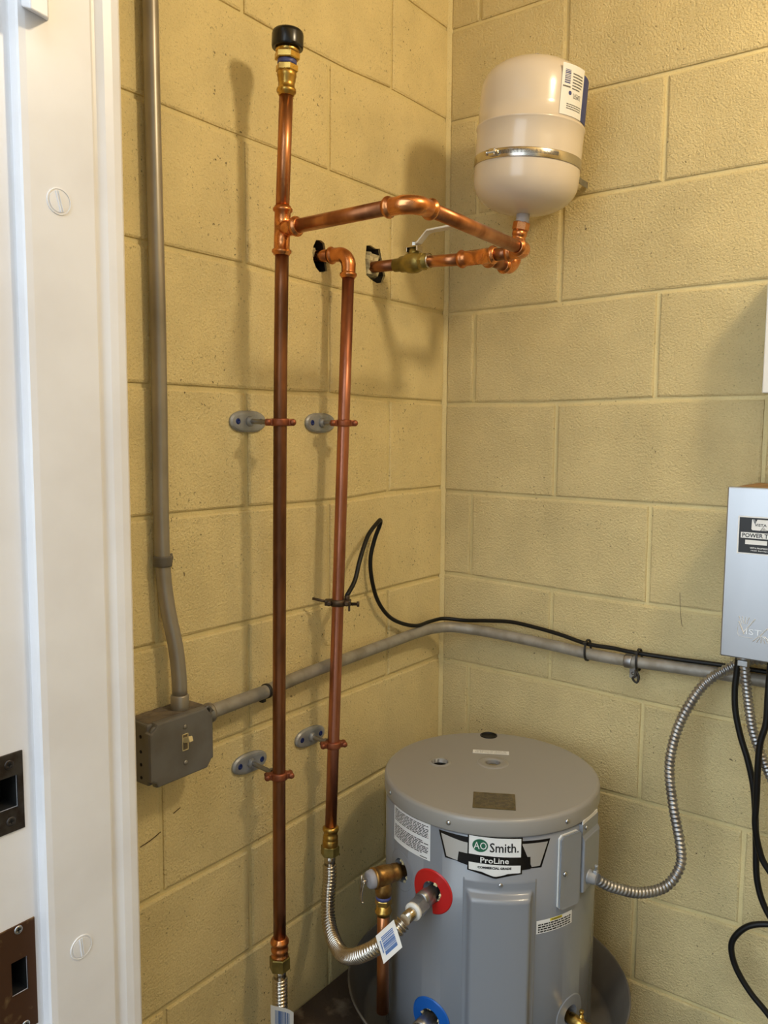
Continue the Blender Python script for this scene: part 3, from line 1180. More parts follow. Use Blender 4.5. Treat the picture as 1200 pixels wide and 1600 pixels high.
# text sticker on the left flank
mb = MB()
wL = math.radians(29.4) * HR
quad(mb, -wL / 2, -.0365, wL / 2, .0365, .0004, 0, 16)
mb.map(wrap(-106.1, .4500))
lb = build('instruction_sticker', mb, M['white'], wh, cyl(-106, .45))
mb = MB()
quad(mb, -wL * .46, .0020, wL * .47, .0260, .0007, 1, 12)
quad(mb, -wL * .46, -.0285, wL * .47, -.0030, .0007, 1, 12)
words(mb, -wL * .25, .0285, wL * .25, .0330, 1, .8, .0008, 0, 1, False)
words(mb, -wL * .45, .0025, wL * .46, .0255, 8, .55, .0009, 0, 2)
words(mb, -wL * .45, -.0280, wL * .46, -.0035, 8, .55, .0009, 0, 3)
words(mb, wL * .28, -.0345, wL * .46, -.0320, 1, .6, .0008, 0, 3)
mb.map(wrap(-106.1, .4500))
build('print', mb, [M['ink'], M['white']], lb, cyl(-106, .45))

# brand badge
CX = -58.3
deg = math.radians(1) * HR


def bx(th):
    return (th - CX) * deg


mb = MB()
def strip(pts_top, pts_bot, z, mi, n_=10):
    """four-cornered band between two edges, bent around the flank"""
    (ax_, ay), (bx_, by) = pts_top
    (cx_, cy), (dx_, dy) = pts_bot
    vs, fs = [], []
    for i in range(n_ + 1):
        t = i / n_
        vs += [(ax_ + (bx_ - ax_) * t, ay + (by - ay) * t, z), (cx_ + (dx_ - cx_) * t, cy + (dy - cy) * t, z)]
    for i in range(n_):
        fs.append([2 * i, 2 * i + 2, 2 * i + 3, 2 * i + 1])
    mb.add(vs, fs, False, mi)


ZB = .445
# black wings
strip(((bx(-86.6), .0315), (bx(-30.2), .0260)), ((bx(-82.9), -.0145), (bx(-34.8), -.0225)), .0004, 0, 24)
# silver wings inside
strip(((bx(-85.2), .0270), (bx(-72.0), .0195)), ((bx(-82.1), -.0115), (bx(-76.2), -.0145)), .0007, 1, 8)
strip(((bx(-76.3), .0215), (bx(-71.0), .0200)), ((bx(-76.6), .0020), (bx(-71.0), .0010)), .0008, 1, 4)
strip(((bx(-45.2), .0225), (bx(-31.6), .0215)), ((bx(-40.0), -.0195), (bx(-35.7), -.0190)), .0007, 1, 8)
# black shoulder steps
strip(((bx(-75.8), .0020), (bx(-70.0), .0010)), ((bx(-76.4), -.0160), (bx(-70.0), -.0200)), .0009, 0, 4)
strip(((bx(-46.0), .0000), (bx(-40.8), -.0010)), ((bx(-46.0), -.0230), (bx(-40.6), -.0225)), .0009, 0, 4)
# centre panel: black with point, then white panels
cw0, cw1 = bx(-71.4), bx(-45.0)
strip(((cw0, .0370), (cw1, .0340)), ((cw0, -.0270), (cw1, -.0300)), .0012, 0, 12)
strip(((cw0, -.0268), (cw1, -.0298)), ((bx(-58.6), -.0375), (bx(-57.4), -.0378)), .0012, 0, 8)
strip(((cw0 + .0024, .0345), (cw1 - .0024, .0318)), ((cw0 + .0024, .0022), (cw1 - .0024, -.0004)), .0016, 2, 12)
strip(((cw0 + .0024, -.0120), (cw1 - .0024, -.0148)), ((cw0 + .0026, -.0250), (cw1 - .0026, -.0278)), .0016, 2, 12)
strip(((cw0 + .0026, -.0248), (cw1 - .0026, -.0276)), ((bx(-58.6), -.0338), (bx(-57.4), -.0340)), .0016, 2, 8)
mb.map(wrap(CX, ZB))
bd = build('badge', mb, [M['black'], M['silver'], M['white']], wh, cyl(CX, ZB))
# green oval and letters
mb = MB()
ox = bx(-65.3)
vs = [(ox + .0130 * math.cos(a), .0185 + .0112 * math.sin(a), .0020) for a in [2 * PI * i / 32 for i in range(32)]]
mb.add(vs, [list(range(32))])
mb.map(wrap(CX, ZB))
build('green_oval', mb, M['green'], bd, cyl(CX, ZB))
mb = MB()
join(mb, text_mb('AO', .0215, .0125, 0.0), ox, .0186, .0024, 0)
join(mb, text_mb('Smith.', .0480, .0165, 0.012), bx(-53.8), .0165, .0020, 1)
join(mb, text_mb('ProLine', .0470, .0098, 0.012), bx(-58.3), -.0062, .0020, 0)
join(mb, text_mb('COMMERCIAL GRADE', .0560, .0042, 0.05), bx(-58.3), -.0192, .0020, 1)
mb.map(wrap(CX, ZB))
build('lettering', mb, [M['white'], M['ink']], bd, cyl(CX, ZB))

# element access cover with a raised pocket
mb = MB()
CC = -55.3
cw = math.radians(36.2) * HR


def pocket(x, y):
    """height of the pressed cover above the flank"""
    def rr(x0, x1, y0, y1, soft):
        d = min(x - x0, x1 - x, y - y0, y1 - y)
        return max(0.0, min(1.0, d / soft))
    e = rr(-cw / 2, cw / 2, -.135, .1395, .0015) * .0016
    t = rr(-.0575, .0560, -.131, .1215, .013)
    t = t * t * (3 - 2 * t)
    return e + t * .0150


nx, ny = 56, 96
vs, fs = [], []
for j in range(ny + 1):
    for i in range(nx + 1):
        x = -cw / 2 + cw * i / nx
        y = -.135 + .2745 * j / ny
        vs.append((x, y, pocket(x, y) + .0003))
for j in range(ny):
    for i in range(nx):
        fs.append([j * (nx + 1) + i, j * (nx + 1) + i + 1, (j + 1) * (nx + 1) + i + 1, (j + 1) * (nx + 1) + i])
mb.add(vs, fs, True)
mb.map(wrap(CC, .2640))
cov = build('access_cover', mb, M['heater'], wh, cyl(CC, .264))
a = math.radians(CC)
mb = MB()
screw_head(mb, cyl(CC, .3965, HR + .0018), (math.cos(a), math.sin(a), 0), .0040, .0028)
build('screw', mb, M['screw'], cov, cyl(CC, .3965))

# flat cover plate, standing a little off, with a white gasket edge
mb = MB()
pw = math.radians(13.6) * HR
for (z_, ex, mi) in ((.0035, .0012, 1), (.0080, 0, 0)):
    x0, x1, y0, y1 = -pw / 2 - ex, pw / 2 - ex, -.0660 - ex * .2, .0640 + ex
    c_ = .005
    ol = [(x0 + c_, y0), (x1 - c_, y0), (x1, y0 + c_), (x1, y1 - c_), (x1 - c_, y1), (x0 + c_, y1), (x0, y1 - c_), (x0, y0 + c_)]
    o_ = len(mb.v)
    vs = [(x, y, z_ - .0030) for x, y in ol] + [(x, y, z_) for x, y in ol]
    mb.add(vs, [list(range(8, 16))] + [[i, (i + 1) % 8, 8 + (i + 1) % 8, 8 + i] for i in range(8)], False, mi)
mb.map(wrap(-18.3, .4065))
pl = build('cover_plate', mb, [M['heater'], M['white_plastic']], wh, cyl(-18.3, .4065))
a = math.radians(-22.4)
mb = MB()
screw_head(mb, cyl(-22.4, .4045, HR + .0080), (math.cos(a), math.sin(a), 0), .0042, .0030)
build('screw', mb, M['screw'], pl, cyl(-22.4, .4045))

# wiring box with its top tab
mb = MB()
e_r = V((math.cos(math.radians(-1)), math.sin(math.radians(-1)), 0))
e_t = V((-e_r.y, e_r.x, 0))
Rj = Matrix((e_r, e_t, V((0, 0, 1)))).transposed()
jc = HC + e_r * .2000
box(mb, V((jc.x, jc.y, .4030)), (.014, .064, .0970), Rj, 0, .0025)
vs = []
for s_ in (-.032, .032):
    for (rr_, zz) in ((.190, .449), (.2065, .449), (.2025, .4570), (.2025, .4770), (.190, .4770)):
        p = HC + e_r * rr_ + e_t * s_
        vs.append((p.x, p.y, zz))
mb.add(vs, [[0, 1, 2, 3, 4], [5, 6, 7, 8, 9]] + [[i, (i + 1) % 5, 5 + (i + 1) % 5, 5 + i] for i in range(5)])
jb = build('wiring_box', mb, M['heater'], wh, (jc.x, jc.y, .40))
mb = MB()
p = HC + e_r * .2025 + e_t * -.018
screw_head(mb, V((p.x, p.y, .4680)), e_r, .0040, .0028)
build('screw', mb, M['screw'], jb, (p.x, p.y, .47))
mb = MB()
p = HC + e_r * .2010
box(mb, V((p.x, p.y, .4785)), (.0020, .060, .009), Rj)
build('gasket', mb, M['white_plastic'], jb, (p.x, p.y, .48))
# clamp connector on the wiring box
CP = HC + e_r * .2065 + e_t * -.010 + V((0, 0, .3770))
mb = MB()
lathe(mb, [(.0115, -.002), (.0130, 0), (.0130, .0025), (.0112, .003), (.0112, .012), (.0098, .0125), (.0098, .016)], CP, e_r, 20)
box(mb, CP + e_r * .0125 + V((0, 0, .0115)), (.007, .008, .007), Rj, 0, .001)
lathe(mb, [(.0016, 0), (.0016, .007), (.0030, .0075), (.0030, .0105)], CP + e_r * .0125 + V((0, 0, .014)), (.1, 0, 1), 10)
build('conduit_connector', mb, M['hanger'], jb, CP)

# small warning sticker
mb = MB()
ww = math.radians(22.3) * HR
quad(mb, -ww / 2, -.0118, ww / 2, .0118, .0004, 0, 12)
mb.map(wrap(-25.5, .3158))
ws_ = build('warning_sticker', mb, M['white'], wh, cyl(-25.5, .3158))
mb = MB()
quad(mb, -.012, .0066, .014, .0112, .0006, 1, 2)
join(mb, text_mb('WARNING', .021, .0034, .02), .001, .0089, .0008, 0)
words(mb, -ww * .46, -.0108, ww * .45, .0060, 4, .6, .0007, 0, 9)
mb.map(wrap(-25.5, .3158))
build('print', mb, [M['ink'], M['yellow_ink']], ws_, cyl(-25.5, .3158))

# coloured port rings and plain ones
def port_ring(th, z, ro, ri, m, name, gap=None, th_=0.0022):
    mb = MB()
    n_ = 56
    a0, a1 = (0, 2 * PI) if gap is None else (gap[1], gap[0] + 2 * PI)
    vs, fs = [], []
    for i in range(n_ + 1):
        a = a0 + (a1 - a0) * i / n_
        c_, s_ = math.cos(a), math.sin(a)
        vs += [(ri * c_, ri * s_, .0002), (ri * c_, ri * s_, th_), (ro * .95 * c_, ro * .95 * s_, th_), (ro * c_, ro * s_, th_ * .4), (ro * c_, ro * s_, .0002)]
    for i in range(n_):
        for j in range(4):
            fs.append([i * 5 + j, i * 5 + j + 1, i * 5 + 5 + j + 1, i * 5 + 5 + j])
    if gap is not None:
        fs += [[0, 1, 2, 3, 4], [n_ * 5 + j for j in range(5)]]
    mb.add(vs, fs)
    mb.map(wrap(th, z))
    return build(name, mb, m, wh, cyl(th, z))


rg = port_ring(-90, .3610, .0395, .0185, M['red'], 'port_ring', (math.radians(232), math.radians(275)))
rg['label'] = 'red ring around the upper port'
rg = port_ring(-90, .1260, .0385, .0185, M['blue'], 'port_ring')
rg['label'] = 'blue ring around the lower port'
port_ring(-113, .3660, .0365, .0210, M['heater'], 'port_ring', None, .0010)
port_ring(-13, .1310, .0360, .0170, M['heater'], 'port_ring', None, .0014)
# nipples and torn insulation inside the ports
for th, z, r in ((-90, .361, .0108), (-90, .126, .0125)):
    a = math.radians(th)
    d_ = V((math.cos(a), math.sin(a), 0))
    mb = MB()
    lathe(mb, [(r, HR - .03), (r, HR + .014), (r + .002, HR + .0145), (r + .002, HR + .034), (r, HR + .035)], V((HC.x, HC.y, z)), d_, 20)
    build('nipple', mb, M['steel'], wh, cyl(th, z))
rf = random.Random(2)
mb = MB()
for th, z, r in ((-90, .361, .0175), (-113, .366, .0200), (-90, .126, .0175)):
    for i in range(10):
        a = rf.uniform(0, 2 * PI)
        c_ = MB()
        box(c_, (r * math.cos(a), r * math.sin(a), rf.uniform(-.003, .002)), (rf.uniform(.002, .005), rf.uniform(.002, .005), .004),
            Matrix.Rotation(rf.uniform(0, 3), 3, 'X'))
        c_.map(wrap(th, z))
        mb.add(c_.v, c_.f)
build('foam_crumbs', mb, M['plaster'], wh)['kind'] = 'stuff'

# ------------------------------------------------------------------ relief valve and its discharge pipe
tp = thing('relief_valve', 'bronze relief valve with test lever on the heater flank left of the red ring', 'valve', (.20, -.51, .366))
a = math.radians(-113)
td = V((math.cos(a), math.sin(a), 0))
TP0 = V((HC.x, HC.y, .3660)) + td * (HR - .014)
mb = MB()
lathe(mb, [(.0115, -.010), (.0115, .018), (.0150, .020), (.0158, .028), (.0150, .034), (.0165, .038), (.0178, .048), (.0178, .060), (.0165, .066),
           (.0188, .067), (.0188, .071), (.0150, .072)], TP0, td, 24)
TC2 = TP0 + td * .050
lathe(mb, [(.0135, .0), (.0135, .018), (.0150, .024), (.0150, .034), (.0132, .035), (.0132, .037)], TC2, (0, 0, -1), 24)
build('body', mb, M['bronze'], tp, TC2)
mb = MB()
lathe(mb, [(.0165, .0715), (.0168, .074), (.0155, .080), (.0120, .083), (.0, .0835)], TP0, td, 24)
build('bonnet', mb, M['bonnet'], tp, TP0)
mb = MB()
lp = TP0 + td * .084
lathe(mb, [(.0028, -.002), (.0028, .010), (.0, .0105)], lp, td, 10)
loop_pts = [lp + td * .006 + V((0, 0, .002)), lp + td * .008 + V((-.003, .0, .010)), lp + td * .011 + V((.002, -.002, .014)), lp + td * .013 + V((.004, -.002, .004)),
            lp + td * .013 + V((.001, -.001, -.014)), lp + td * .012 + V((.001, 0, -.034)), lp + td * .010 + V((.004, 0, -.037))]
tube(mb, spline(loop_pts, .002), .0018, 8)
loop2 = [lp + td * .006 + V((.004, -.003, .001)), lp + td * .010 + V((.003, -.003, -.014)), lp + td * .011 + V((.003, -.003, -.032))]
tube(mb, spline(loop2, .002), .0018, 8)
build('test_lever', mb, M['chrome'], tp, lp)
mb = MB()
lathe(mb, [(.0120, .0365), (.0136, .0370), (.0136, .0430), (.0120, .0435)], TC2, (0, 0, -1), 20)
build('thread_seal', mb, M['tape_blue'], tp, TC2)
mb = MB()
hexagon(mb, TC2, (0, 0, -1), .0150, .0430, .054)
lathe(mb, [(.0128, .053), (.0128, .062), (.0150, .0635), (.0155, .066), (.0150, .0685), (.0128, .070), (.0128, .073), (PR, .0735)], TC2, (0, 0, -1), 24)
build('outlet_adapter', mb, M['brass'], tp, TC2)
mb = MB()
tube(mb, [TC2 + V((0, 0, -z)) for z in (.066, .12, .18, .258)], PR, 22)
tag(build('discharge_pipe', mb, M['copper'], None, TC2 + V((0, 0, -.258))),
    'short copper pipe under the bronze relief valve ending above the drain pan', 'pipe')

# ------------------------------------------------------------------ drain valve low on the right
dv = thing('drain_valve', 'small brass drain cock low on the right side of the heater', 'valve', cyl(-13, .131))
a = math.radians(-13)
dd = V((math.cos(a), math.sin(a), -.03)).normalized()
D0 = V((HC.x, HC.y, .131)) + dd * (HR - .015)
mb = MB()
lathe(mb, [(.0085, -.006), (.0085, .014), (.0105, .016), (.0110, .040), (.0098, .042), (.0098, .048), (.0110, .050), (.0110, .062), (.0095, .063)], D0, dd, 20)
build('body', mb, M['brass'], dv, D0)
mb = MB()
lathe(mb, [(.0045, .008), (.0045, .016), (.0030, .017), (.0030, .021), (.0040, .0215), (.0040, .025)], D0 + dd * .038, (0, 0.1, 1), 12)
build('stem', mb, M['brass'], dv, D0)

# ------------------------------------------------------------------ drain pan
mb = MB()
P0 = .0250
lathe(mb, [(.0, P0), (.228, P0), (.236, P0 + .002), (.240, P0 + .006), (.2660, .0990), (.2690, .1005), (.2705, .0985), (.2690, .0960), (.2672, .0965),
           (.2420, P0 + .0050), (.2370, P0 + .0005)], HC, (0, 0, 1), 96, True, 0, False)
mbp = mb
# inner floor slightly proud
pan = tag(build('drain_pan', mb, M['pan'], None, (HC.x, HC.y, P0)), 'round dull grey metal drain pan around the base of the water heater', 'pan')

# ------------------------------------------------------------------ expansion tank
tk = thing('expansion_tank', 'almond-coloured expansion tank upside down in the upper corner', 'tank', TB)
TO = TB + TA * .006
RT = .0995
mb = MB()
prof = [(.0, 0)]
for i in range(1, 13):
    t = i / 12 * PI / 2
    prof.append((RT * math.sin(t) ** .86, .066 * (1 - math.cos(t) ** .80)))
prof += [(RT + .0005, .085), (RT + .0005, .118), (RT + .0006, .147), (RT + .0022, .1490), (RT + .0026, .1510), (RT + .0020, .1532), (RT - .0004, .1545),
         (RT - .0006, .18), (RT - .0006, .205)]
for i in range(1, 13):
    t = i / 12 * PI / 2
    prof.append(((RT - .0006) * math.cos(t) ** .84, .212 + .064 * math.sin(t) ** .86))
lathe(mb, prof, TO, TA, 72, True, 0, False)
build('shell', mb, M['tank'], tk, TO)
mb = MB()
lathe(mb, [(.0125, -.016), (.0128, -.015), (.0128, .004)], TO, TA, 20)
build('threaded_nipple', mb, M['grey_plastic'], tk, TO)
mb = MB()
lathe(mb, [(.0185, .2700), (.0190, .2790), (.0175, .2835), (.0140, .2850), (.0, .2855)], TO, TA, 24)
build('valve_cap', mb, M['cap_blue'], tk, TO)
tx, ty, _ = frame(TA)
# choose a tangent basis so angle 0 is +x
tX = (V((1, 0, 0)) - TA * TA.x).normalized()
tY = TA.cross(tX)


def twrap(th0, s0, r=RT):
    def fn(x, y, z):
        a = math.radians(th0) + x / r
        return TO + TA * (s0 + y) + tX * ((r + z) * math.cos(a)) + tY * ((r + z) * math.sin(a))
    return fn


mb = MB()
quad(mb, 0, -.0440, .0580, .0420, .0004, 0, 10)
quad(mb, .0580, -.0440, .100, .0350, .0004, 1, 8)
mb.map(twrap(-33, .2010))
tl = build('label', mb, [M['white'], M['ink_navy']], tk, TO)
mb = MB()
barcode(mb, .0060, .0090, .0185, .0330, .0007, 0, 6, False, 9)
words(mb, .0240, .0000, .0520, .0300, 6, .42, .0007, 1, 5)
words(mb, .0030, .0010, .0200, .0060, 1, .5, .0007, 1, 5)
words(mb, .0140, -.0340, .0550, -.0230, 3, .42, .0007, 1, 7)
nb_ = text_mb('L0957I', .020, .0085)
nb_.v = [(-x, -y, z) for x, y, z in nb_.v]
join(mb, nb_, .0385, -.0090, .0007, 2)
cvs = [(.0200 + .0036 * math.cos(t), -.0060 + .0036 * math.sin(t), .0007) for t in [2 * PI * i / 16 for i in range(16)]]
mb.add(cvs, [list(range(16))], False, 0)
mb.map(twrap(-33, .2010))
build('print', mb, [M['ink_navy'], M['ink_grey'], M['ink']], tl, TO)
# the worm-drive band around it, slightly tilted, hooked to the wall
bn = thing('hose_clamp', 'long stainless worm-drive band strapped around the almond tank', 'clamp', TO + TA * .088)
BA = (TA + V((.05, -.02, 0)) * .3).normalized()
mb = MB()
lathe(mb, [(RT + .0008, -.0080), (RT + .0016, -.0083), (RT + .0020, -.0075), (RT + .0020, .0075), (RT + .0016, .0083), (RT + .0008, .0080)], TO + TA * .0885, BA, 72)
band = build('band', mb, M['chrome'], bn, TO + TA * .0885)
mb = MB()
for i in range(46):
    x = .006 + i * .0024
    quad(mb, x, -.0035, x + .0011, .0035, .0026)
mb.map(twrap(-96, .0885))
build('band_slots', mb, M['ink_grey'], band, TO + TA * .0885)
mb = MB()
c_ = twrap(-99, .0885)(0, 0, .006)
a = math.radians(-99)
rd = tX * math.cos(a) + tY * math.sin(a)
tdn = TA.cross(rd)
Rw = Matrix((tdn, rd, TA)).transposed()
box(mb, c_, (.016, .009, .013), Rw, 0, .002)
lathe(mb, [(.0042, -.0135), (.0052, -.0130), (.0052, -.0085), (.0035, -.008), (.0035, .010)], c_ + rd * .002, tdn, 12)
build('worm_housing', mb, M['chrome'], bn, c_)
mb = MB()
c2 = twrap(52, .0885)(0, 0, .0022)
a = math.radians(52)
rd = tX * math.cos(a) + tY * math.sin(a)
# loose band end running back to the wall
pth = [c2, c2 + V((-.002, .012, -.002)), c2 + V((-.004, .035, -.006)), V((c2.x - .004, -.003, c2.z - .006))]
pp = spline(pth, .004)
vs, fs = [], []
for p in pp:
    vs += [p + V((0, 0, -.006)), p + V((0, 0, .006)), p + V((.0012, 0, .006)), p + V((.0012, 0, -.006))]
for i in range(len(pp) - 1):
    for j in range(4):
        q = (j + 1) % 4
        fs.append([i * 4 + j, i * 4 + q, i * 4 + 4 + q, i * 4 + 4 + j])
mb.add(vs, fs, False)
build('wall_tie', mb, M['steel'], bn, c2)

# ------------------------------------------------------------------ pipe hangers
def hanger(py, pz, px, pipe_c, label, tilt=0.0):
    h = thing('pipe_hanger', label, 'hanger', (0.001, py, pz), 'pipe hangers on the left wall')
    mb = MB()
    n_ = 32
    R = Matrix.Rotation(tilt, 3, 'X')
    rings = [(.0, 0.0), (.0035, 0.0), (.0062, -.0035), (.0068, -.008)]
    vs, fs = [], []
    for d_, ins in rings:
        for i in range(n_):
            a = 2 * PI * i / n_
            yy = math.copysign(abs(math.cos(a)) ** .80, math.cos(a)) * .0415
            zz = math.copysign(abs(math.sin(a)) ** .92, math.sin(a)) * .0185
            L2 = math.hypot(yy, zz)
            k = (L2 + ins) / L2
            vs.append(V((d_, py, pz)) + R @ V((0, yy * k, zz * k)))
    for j in range(3):
        for i in range(n_):
            q = (i + 1) % n_
            fs.append([j * n_ + i, j * n_ + q, (j + 1) * n_ + q, (j + 1) * n_ + i])
    fs += [list(range(n_)), [3 * n_ + i for i in range(n_)]]
    mb.add(vs, fs)
    lathe(mb, [(.0090, .006), (.0085, .0095), (.0075, .011), (.0070, .013)], (0, py, pz), (1, 0, 0), 18)
    p = build('flange', mb, M['hanger'], h, (0.001, py, pz))
    for s_ in (-1, 1):
        mb = MB()
        c_ = V((.0064, py, pz)) + R @ V((0, s_ * .0265, 0))
        lathe(mb, [(.0052, 0), (.0052, .0006), (.0040, .0014), (.0020, .0015), (.0018, .0006), (0, .0006)], c_, (1, 0, 0), 14)
        build('screw', mb, M['screw_blue'], p, c_)
    pc = V(pipe_c)
    st_ = V((.011, py, pz))
    d_ = (pc - st_).normalized()
    mb = MB()
    tube(mb, spline([st_, st_.lerp(pc - d_ * .0145, .5), pc - d_ * .0145], .0010), .0041, 10, True, 0, True, 1.0, .00035, .0022)
    lathe(mb, [(.0065, 0), (.0065, .006)], pc - d_ * .0215, d_, 6, False)
    build('threaded_rod', mb, M['steel'], h, st_)
    # split ring: band, two ears with bolts
    mb = MB()
    lathe(mb, [(PR + .0003, -.0062), (PR + .0030, -.0062), (PR + .0038, -.004), (PR + .0038, .004), (PR + .0030, .0062), (PR + .0003, .0062)], pc, (0, 0, 1), 24)
    e_ = V((.62, .78, 0)).normalized()       # ears along the camera-facing diagonal, as in the picture
    for sg, w in ((1, .0120), (-1, .0130)):
        cc = pc + e_ * sg * (PR + .0068)
        Rr = Matrix.Rotation(math.atan2(e_.y, e_.x), 3, 'Z')
        box(mb, cc, (w, .0120, .0115), Rr, 0, .0018)
    rg_ = build('split_ring', mb, M['copper_paint'], h, pc)
    for sg in (1, -1):
        mb = MB()
        cc = pc + e_ * sg * (PR + .0095)
        t_ = V((e_.y, -e_.x, 0))
        lathe(mb, [(.0054, .0050), (.0054, .0075), (.0040, .0098), (0, .0102)], cc, t_, 12)
        lathe(mb, [(.0044, -.0095), (.0044, .0060)], cc, t_, 8, False)
        build('bolt', mb, M['copper_paint'], rg_, cc)
    return h


hanger(-.6215, 1.1655, .08, (.0785, -.622, 1.1640), 'upper pipe hanger holding the tallest copper pipe off the wall')
hanger(-.4350, 1.1655, .06, (.058, -.4333, 1.1650), 'upper pipe hanger holding the shorter copper pipe off the wall')
hanger(-.6245, .5640, .07, (.0719, -.622, .5575), 'lower pipe hanger holding the tallest copper pipe, nearest the switch box', -.06)
hanger(-.4650, .5640, .06, (.058, -.4609, .5600), 'lower pipe hanger holding the shorter copper pipe above the ribbed hose', -.03)

# ------------------------------------------------------------------ ground clamp and wire
gz = .8310
gp = V((.058, -.4483, gz))
gc = thing('ground_clamp', 'corroded ground clamp bolted round the shorter copper pipe with a black wire', 'clamp', gp)
mb = MB()
lathe(mb, [(PR + .0003, -.0060), (PR + .0036, -.0060), (PR + .0036, .0060), (PR + .0003, .0060)], gp, (0, 0, 1), 20)
e_ = V((.80, .60, 0))
Rr = Matrix.Rotation(math.atan2(e_.y, e_.x), 3, 'Z')
for sg in (1, -1):
    box(mb, gp + e_ * sg * (PR + .0075), (.012, .020, .0105), Rr, 0, .0015)
build('jaws', mb, M['clamp'], gc, gp)
mb = MB()
t_ = V((e_.y, -e_.x, 0))
s0 = gp - e_ * (PR + .007)
tube(mb, [s0 - e_ * .0 + V((0, 0, .001)), s0 - e_ * .016 + V((0, 0, .004)), s0 - e_ * .030 + V((0, 0, .007))], .0026, 10)
lathe(mb, [(.0050, .010), (.0050, .0135), (.003, .015)], gp - e_ * (PR + .0055), t_, 10)
lathe(mb, [(.0050, .010), (.0050, .0135), (.003, .015)], gp + e_ * (PR + .0055), t_, 10)
lathe(mb, [(.0030, 0), (.0030, .014), (.0052, .0145), (.0052, .019)], gp + e_ * (PR + .010) + V((0, 0, -.003)), e_, 10)
box(mb, gp + e_ * (PR + .010) + V((0, 0, -.011)), (.004, .004, .012), Rr, 0, .001)
lathe(mb, [(.0042, 0), (.0050, .002), (.0050, .008), (.004, .010)], gp + e_ * (PR + .006) + V((0, 0, .004)), (0, 0, 1), 12)
build('bolts', mb, M['clamp'], gc, gp)
gw = [gp + V((.013, .010, .012)), (.066, -.408, .868), (.060, -.385, .905), (.048, -.345, .946), (.040, -.302, .9690), (.034, -.286, .9705), (.030, -.2830, .9600),
      (.022, -.290, .930), (.018, -.298, .890), (.018, -.292, .845), (.018, -.272, .800), (.018, -.235, .762), (.020, -.190, .738), (.026, -.140, .724),
      (.022, -.080, .722), (.030, -.036, .722), (.075, -.014, .7200), (.130, -.012, .7270), (.190, -.012, .7330), (.250, -.013, .7300), (.310, -.016, .7240),
      (.372, -.020, .7150), (.430, -.020, .7150), (.470, -.022, .7140), (.56, -.020, .7150), (.650, -.020, .7180), (.80, -.020, .7200)]
mb = MB()
tube(mb, spline(gw, .006), .0043, 12)
tag(build('ground_wire', mb, M['black_dull'], None, gp), 'black insulated wire looping up from the ground clamp then along the conduit', 'wire')

# ------------------------------------------------------------------ conduits
CR = .0117
vc = [(.0165, -.8200, 2.38), (.0165, -.8195, 1.7), (.0165, -.8165, 1.3), (.0165, -.8175, 1.03), (.0170, -.8165, .94), (.0215, -.8130, .88), (.029, -.8045, .815), (.033, -.8020, .765), (.033, -.8015, .7370)]
cv = thing('vertical_conduit', 'grey vertical conduit running down beside the door frame into the switch box', 'conduit', (.033, -.8015, .73))
mb = MB()
tube(mb, spline(vc, .012), CR, 20)
build('tube', mb, M['conduit'], cv, (.033, -.8015, .737))
mb = MB()
lathe(mb, [(.0138, .0), (.0142, .002), (.0142, .022), (.0128, .024)], (.033, -.8015, .716), (0, 0, 1), 20)
build('connector', mb, M['conduit'], cv, (.033, -.8015, .72))


def one_hole_strap(c, axis, ear, m, label, group=None):
    """one-hole pipe strap: half band plus drilled ear on the wall"""
    s = thing('conduit_strap', label, 'strap', c, group)
    mb = MB()
    ax_ = V(axis).normalized()
    lathe(mb, [(CR + .0003, -.0080), (CR + .0022, -.0080), (CR + .0026, -.0060), (CR + .0026, .0060), (CR + .0022, .0080), (CR + .0003, .0080)], c, ax_, 22)
    build('band', mb, m, s, c)
    return s


s = one_hole_strap(V((.0168, -.8165, .9500)), (0, 0, 1), None, M['box_grey'], 'dark strap holding the vertical conduit to the left wall')
mb = MB()
box(mb, V((.0045, -.7985, .9505)), (.0030, .020, .015), None, 0, .0008)
lathe(mb, [(.0082, 0), (.0082, .004), (.006, .0055)], (.003, -.7965, .9510), (1, 0, 0), 16)
ear = build('ear', mb, M['box_grey'], s, (.003, -.797, .951))
mb = MB()
lathe(mb, [(.0042, 0), (.0042, .0015), (.002, .0022), (0, .0022)], (.0085, -.7965, .9510), (1, 0, 0), 12)
build('screw', mb, M['strike_dark'], ear, (.0085, -.7965, .951))

ch = thing('horizontal_conduit', 'long grey conduit along both walls from the switch box behind the metal cabinet', 'conduit', (.03, -.74, .695))
mb = MB()
hc = [(.030, -.7400, .6930), (.026, -.665, .6925), (.024, -.600, .6930), (.021, -.50, .6980), (.021, -.345, .7015), (.022, -.215, .7045), (.026, -.130, .7075), (.036, -.080, .7085),
      (.060, -.046, .7080), (.100, -.029, .7055), (.150, -.022, .7040), (.280, -.021, .7000), (.380, -.021, .6945), (.46, -.021, .6945), (.56, -.021, .6985), (.72, -.021, .7015), (1.2, -.021, .7015)]
tube(mb, spline(hc, .010), CR, 20)
build('tube', mb, M['conduit_rub'], ch, (.03, -.74, .693))
mb = MB()
lathe(mb, [(.0136, .0), (.0142, .002), (.0142, .014), (.0165, .015), (.0165, .020), (.0128, .021)], (.030, -.757, .6925), (0, 1, 0), 16)
lathe(mb, [(.0030, .010), (.0030, .021)], (.030, -.745, .6925), (.8, 0, .6), 8)
build('connector', mb, M['conduit'], ch, (.03, -.757, .6925))
mb = MB()
lathe(mb, [(CR + .0003, -.0030), (CR + .0016, -.0030), (CR + .0016, .0030), (CR + .0003, .0030)], (.0240, -.6030, .6930), (0, 1, 0), 18)
box(mb, (.014, -.603, .6765), (.010, .010, .012), None, 0, .002)
tag(build('conduit_strap', mb, M['zip'], None, (.018, -.603, .678)), 'dark clip on the conduit just left of the tallest copper pipe', 'strap')
